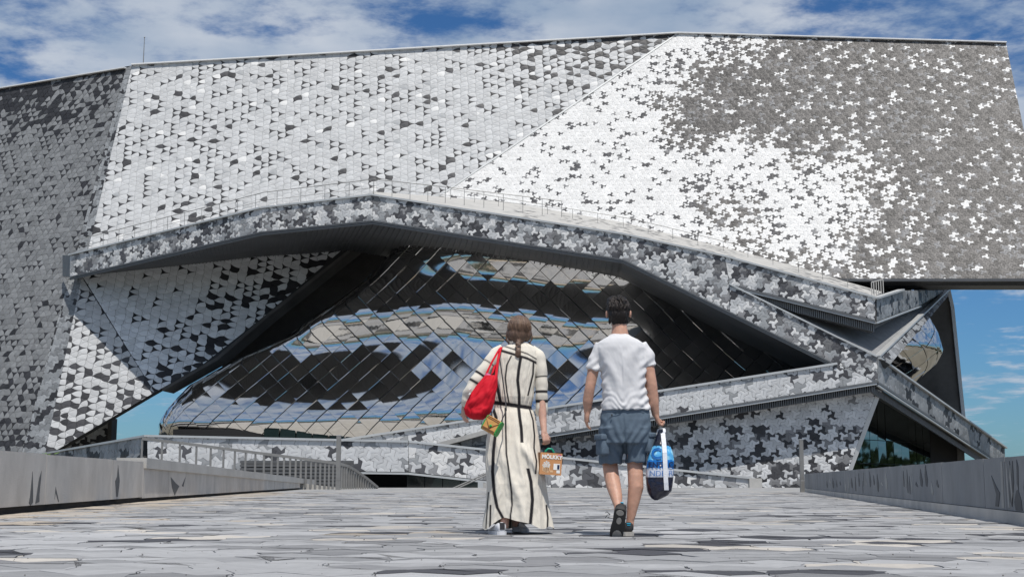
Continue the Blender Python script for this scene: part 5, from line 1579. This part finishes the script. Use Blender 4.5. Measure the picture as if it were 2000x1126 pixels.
for sx in (HW - .004, -HW - .004):
    mb = MB(); mb.prism([purse_pt(sx, y * 1.0, z * 1.0) for y, z in purse_outline(HD * 2.06, HH * 2.03, .024)], R @ Vector((.008, 0, 0))); adopt(mb.build('end_panel', M['green']), purse)
mb = MB(); mb.prism([purse_pt(x, -HD - .001, z) for x, z in ((-HW * .98, HH * .55), (-HW * .98, HH * .50), (.0, -HH * .38), (HW * .88, HH * .50), (HW * .88, HH * .55))], R @ Vector((0, -.004, 0))); adopt(mb.build('flap', M['wood']), purse)
mb = MB(); mb.prism([purse_pt(x, -HD - .0005, z) for x, z in ((-HW * .98, HH * .46), (.0, -HH * .60), (HW * .88, HH * .46))], R @ Vector((0, -.002, 0))); adopt(mb.build('flap_lining', M['wood_dark']), purse)
for z0 in (.86, .66, -.62, -.80):
    mb = MB(); mb.prism([purse_pt(x, -HD * (.985 if abs(z0) < .75 else .90), HH * z0 + dz) for x, dz in ((-HW * .97, -.003), (HW * .86, -.003), (HW * .86, .003), (-HW * .97, .003))], R @ Vector((0, -.004, 0))); adopt(mb.build('veneer_line', M['wood_dark']), purse)
mb = MB(); ellipsoid(mb, purse_pt(.004, -HD - .006, -HH * .12), (.012, .006, .011), 14, 8, R); adopt(mb.build('button', M['green'], None, True), purse)
mb = MB(); mb.tube([purse_pt(HW - .012, -.01, HH), w(989, 800, -.27), w(986, 770, -.18), w(981, 735, -.16), w(976, 700, -.15), w(978, 684, -.10), w(980, 678, -.02)], .0052, 6); adopt(mb.build('strap', M['strap_dark'], None, True), purse)
mb = MB(); mb.tube([purse_pt(-HW + .012, .01, HH), w(958, 790, -.15), w(965, 750, -.14)], .0052, 6); adopt(mb.build('strap', M['strap_dark'], None, True), purse)

game = empty('game_box', w(1071, 928, -.12)); tag(game, 'brown cardboard game box lettered in white, carried by its teal handle', 'box')
gb = w(1072.5, 905, -.12); Rg = Matrix.Rotation(.07, 3, 'Y') @ Matrix.Rotation(.16, 3, 'Z')
GW, GD, GH = .088, .075, .086
def gp(x, y, z): return gb + Rg @ Vector((x, y, z))
def gslab(x0, x1, y0, y1, z0, z1, name, mat):
    mb = MB(); mb.prism([gp(x0, y0, z0), gp(x1, y0, z0), gp(x1, y1, z0), gp(x0, y1, z0)], Rg @ Vector((0, 0, z1 - z0))); return adopt(mb.build(name, mat), game)
gslab(-GW, GW, -GD, -GD + .004, -GH, GH, 'front_panel', M['card'])
gslab(-GW, -GW + .004, -GD + .0045, GD, -GH, GH, 'side_panel', M['card_side']); gslab(GW - .004, GW, -GD + .0045, GD, -GH, GH, 'side_panel', M['card_side'])
gslab(-GW + .0045, GW - .0045, GD - .004, GD, -GH, GH, 'back_panel', M['card_side']); gslab(-GW + .0045, GW - .0045, -GD + .0045, GD - .0045, -GH, -GH + .004, 'base_panel', M['card_side'])
gslab(-GW + .0045, GW - .0045, -GD + .0045, GD - .0045, GH - .012, GH - .006, 'lid', M['card_side'])
mb = MB(); mb.tube([gp(-.035, 0, GH - .01), gp(-.035, 0, GH + .012), gp(-.015, 0, GH + .032), gp(.012, 0, GH + .032), gp(.03, 0, GH + .012), gp(.03, 0, GH - .01)], .009, 8); adopt(mb.build('handle', M['teal'], None, True), game)
ux, uy, un = Rg @ Vector((1, 0, 0)), Rg @ Vector((0, 0, 1)), Rg @ Vector((0, -1, 0))
text_mesh('title_lettering', 'M\u00d6LKKY', .041, M['print_white'], game, gp(.006, -GD - .002, .040), ux, uy, .0016, .001, 'CENTER')
text_mesh('small_lettering', 'ORIGINAL', .012, M['print_tan'], game, gp(.0, -GD - .002, .071), ux, uy, 0, .0006, 'CENTER') if False else None
for k, (x, z) in enumerate([(-.052, .004), (-.036, .014), (-.020, .008), (-.060, -.014), (-.044, -.006), (-.028, -.004), (-.012, -.008), (-.050, -.024), (-.034, -.020), (-.018, -.022)]):
    q = adopt(new_obj('printed_pin', [gp(x + .0072 * math.cos(a), -GD - .0016, z + .0082 * math.sin(a)) for a in [2 * PI * i / 12 for i in range(12)]], [tuple(range(12))], M['print_white']), game)
    q2 = adopt(new_obj('printed_pin_shaft', [gp(x - .006, -GD - .0010, z), gp(x + .006, -GD - .0010, z), gp(x + .005, -GD - .0010, -.058 - .006 * (k % 3)), gp(x - .005, -GD - .0010, -.058 - .006 * (k % 3))], [(0, 1, 2, 3)], M['print_tan']), game)
    text_mesh('pin_number', str((6, 9, 8, 5, 11, 12, 7, 3, 10, 4)[k]), .010, M['print_dark'], game, gp(x, -GD - .0022, z - .0035), ux, uy, 0, .0003, 'CENTER')
for nm, x0, x1, z0, z1, mt in (('label', .022, .074, -.044, .004, 'print_white'), ('label_picture', .052, .070, -.040, -.004, 'navy_print'), ('barcode_label', .048, .076, -.070, -.047, 'print_white'), ('corner_logo', .052, .078, .066, .077, 'pink'), ('printed_stick', -.004, .020, -.066, -.050, 'print_tan')):
    adopt(new_obj(nm, [gp(x0, -GD - .0016 - (.0006 if nm == 'label_picture' else 0), z0), gp(x1, -GD - .0016 - (.0006 if nm == 'label_picture' else 0), z0), gp(x1, -GD - .0016 - (.0006 if nm == 'label_picture' else 0), z1), gp(x0, -GD - .0016 - (.0006 if nm == 'label_picture' else 0), z1)], [(0, 1, 2, 3)], M[mt]), game)

carrier = empty('carrier_bag', m(1288, 970, 0)); tag(carrier, 'crinkled blue, white and navy plastic shopping bag hanging from a hand', 'bag')
YC = YM - .02
crow = dense([(838, 1287, 1294, .012), (848, 1283, 1297, .020), (858, 1279, 1302, .034), (871, 1274, 1309, .055), (884, 1268, 1314, .070), (898, 1264, 1316, .078), (914, 1262, 1315.5, .082), (930, 1261.5, 1314.5, .084), (946, 1262.5, 1313, .084), (958, 1264, 1311, .078), (967, 1268, 1303, .066), (973, 1273, 1291, .044), (976, 1278, 1284, .01)], 8)
SC = YC / FPX
cv, cf, cc = [], [], []
n_ = 64
for (v, l, r, d) in crow:
    for i in range(n_):
        a = 2 * PI * i / n_; ca, sa = math.cos(a), math.sin(a)
        g = 1 + .10 * noise.noise(Vector((ca * 3, sa * 3, v * .05))) + .07 * noise.noise(Vector((ca * 7, sa * 7, v * .13)))
        dd = d * g + .006 * abs(noise.noise(Vector((ca * 12, sa * 6, v * .2 + ca * 6))))
        p = P((l + r) / 2, v, YC) + Vector(((r - l) / 2 * SC * math.copysign(abs(ca) ** .78, ca), dd * math.copysign(abs(sa) ** .6, sa), 0))
        cv.append(p)
        vv = v + 1.5 * noise.noise(Vector((ca * 2, sa * 2, 1)))
        if vv < 871: c = (0.008, 0.010, 0.022)
        elif vv < 898: c = (0.10, 0.40, 0.72) if noise.noise(Vector((ca * 2.5, sa * 2, v * .09))) < .15 else (0.30, 0.62, 0.80)
        elif vv < 914: c = (0.012, 0.17, 0.55)
        elif vv < 931: c = (0.56, 0.60, 0.68)
        else: c = (0.010, 0.012, 0.030)
        cc.append(c)
m_ = len(crow)
cf = [(j * n_ + i, j * n_ + (i + 1) % n_, (j + 1) * n_ + (i + 1) % n_, (j + 1) * n_ + i) for j in range(m_ - 1) for i in range(n_)] + [tuple(range(n_ - 1, -1, -1)), tuple(range((m_ - 1) * n_, m_ * n_))]
o = new_obj('bag_body', cv, cf, M['bag_blue'], None, True); point_tone(o.data, cc); adopt(o, carrier)
def csurf(u, v, off=.004):                       # a point just off the near side of the bag
    l = float(np.interp(v, [q[0] for q in crow], [q[1] for q in crow])); r = float(np.interp(v, [q[0] for q in crow], [q[2] for q in crow])); d = float(np.interp(v, [q[0] for q in crow], [q[3] for q in crow]))
    x = max(-.97, min(.97, (u - (l + r) / 2) / ((r - l) / 2)))
    ca = math.copysign(abs(x) ** (1 / .78), x); sa = math.sqrt(max(0, 1 - ca * ca))
    y = -d * 1.07 * sa ** .6 - off
    q = P((l + r) / 2, v, YC); return Vector((q.x + (r - l) / 2 * SC * x, YC + y, q.z))
ribbon('tape', [csurf(1294, 846, .006), csurf(1295, 862, .006), csurf(1296, 884, .006), csurf(1296.5, 905, .006), csurf(1297, 925, .006), csurf(1298, 942, .006), csurf(1299, 956, .006)], .034, M['bag_white'], carrier, [X] * 7)
ribbon('handle', [m(1294, 850, -.05), m(1298, 842, -.03), m(1297, 836, .0), m(1291, 835, .02), m(1286, 838, .03), m(1284, 848, .03)], .026, M['bag_white'], carrier, [X * .8 + Vector((0, .5, 0))] * 6)
def wrap_text(name, body, size, mat, u, v, bold=.0):
    o = text_mesh(name, body, size, mat, carrier, (0, 0, 0), (1, 0, 0), (0, 1, 0), bold, 0, 'LEFT')
    for q in o.data.vertices:
        q.co = csurf(u + q.co.x / SC, v - q.co.y / SC, .0055)
wrap_text('lettering', 'C', .115, M['blue_print'], 1270, 895, .003)
wrap_text('lettering', 'ENT', .058, M['navy_print'], 1264.5, 912, .002)
wrap_text('lettering', 'ND\u00c9', .060, M['blue_print'], 1266, 929, -.0006)
wrap_text('lettering', 'CA', .058, M['navy_print'], 1303, 912, .002)
wrap_text('lettering', 'RE', .058, M['blue_print'], 1303.5, 928, -.0006)
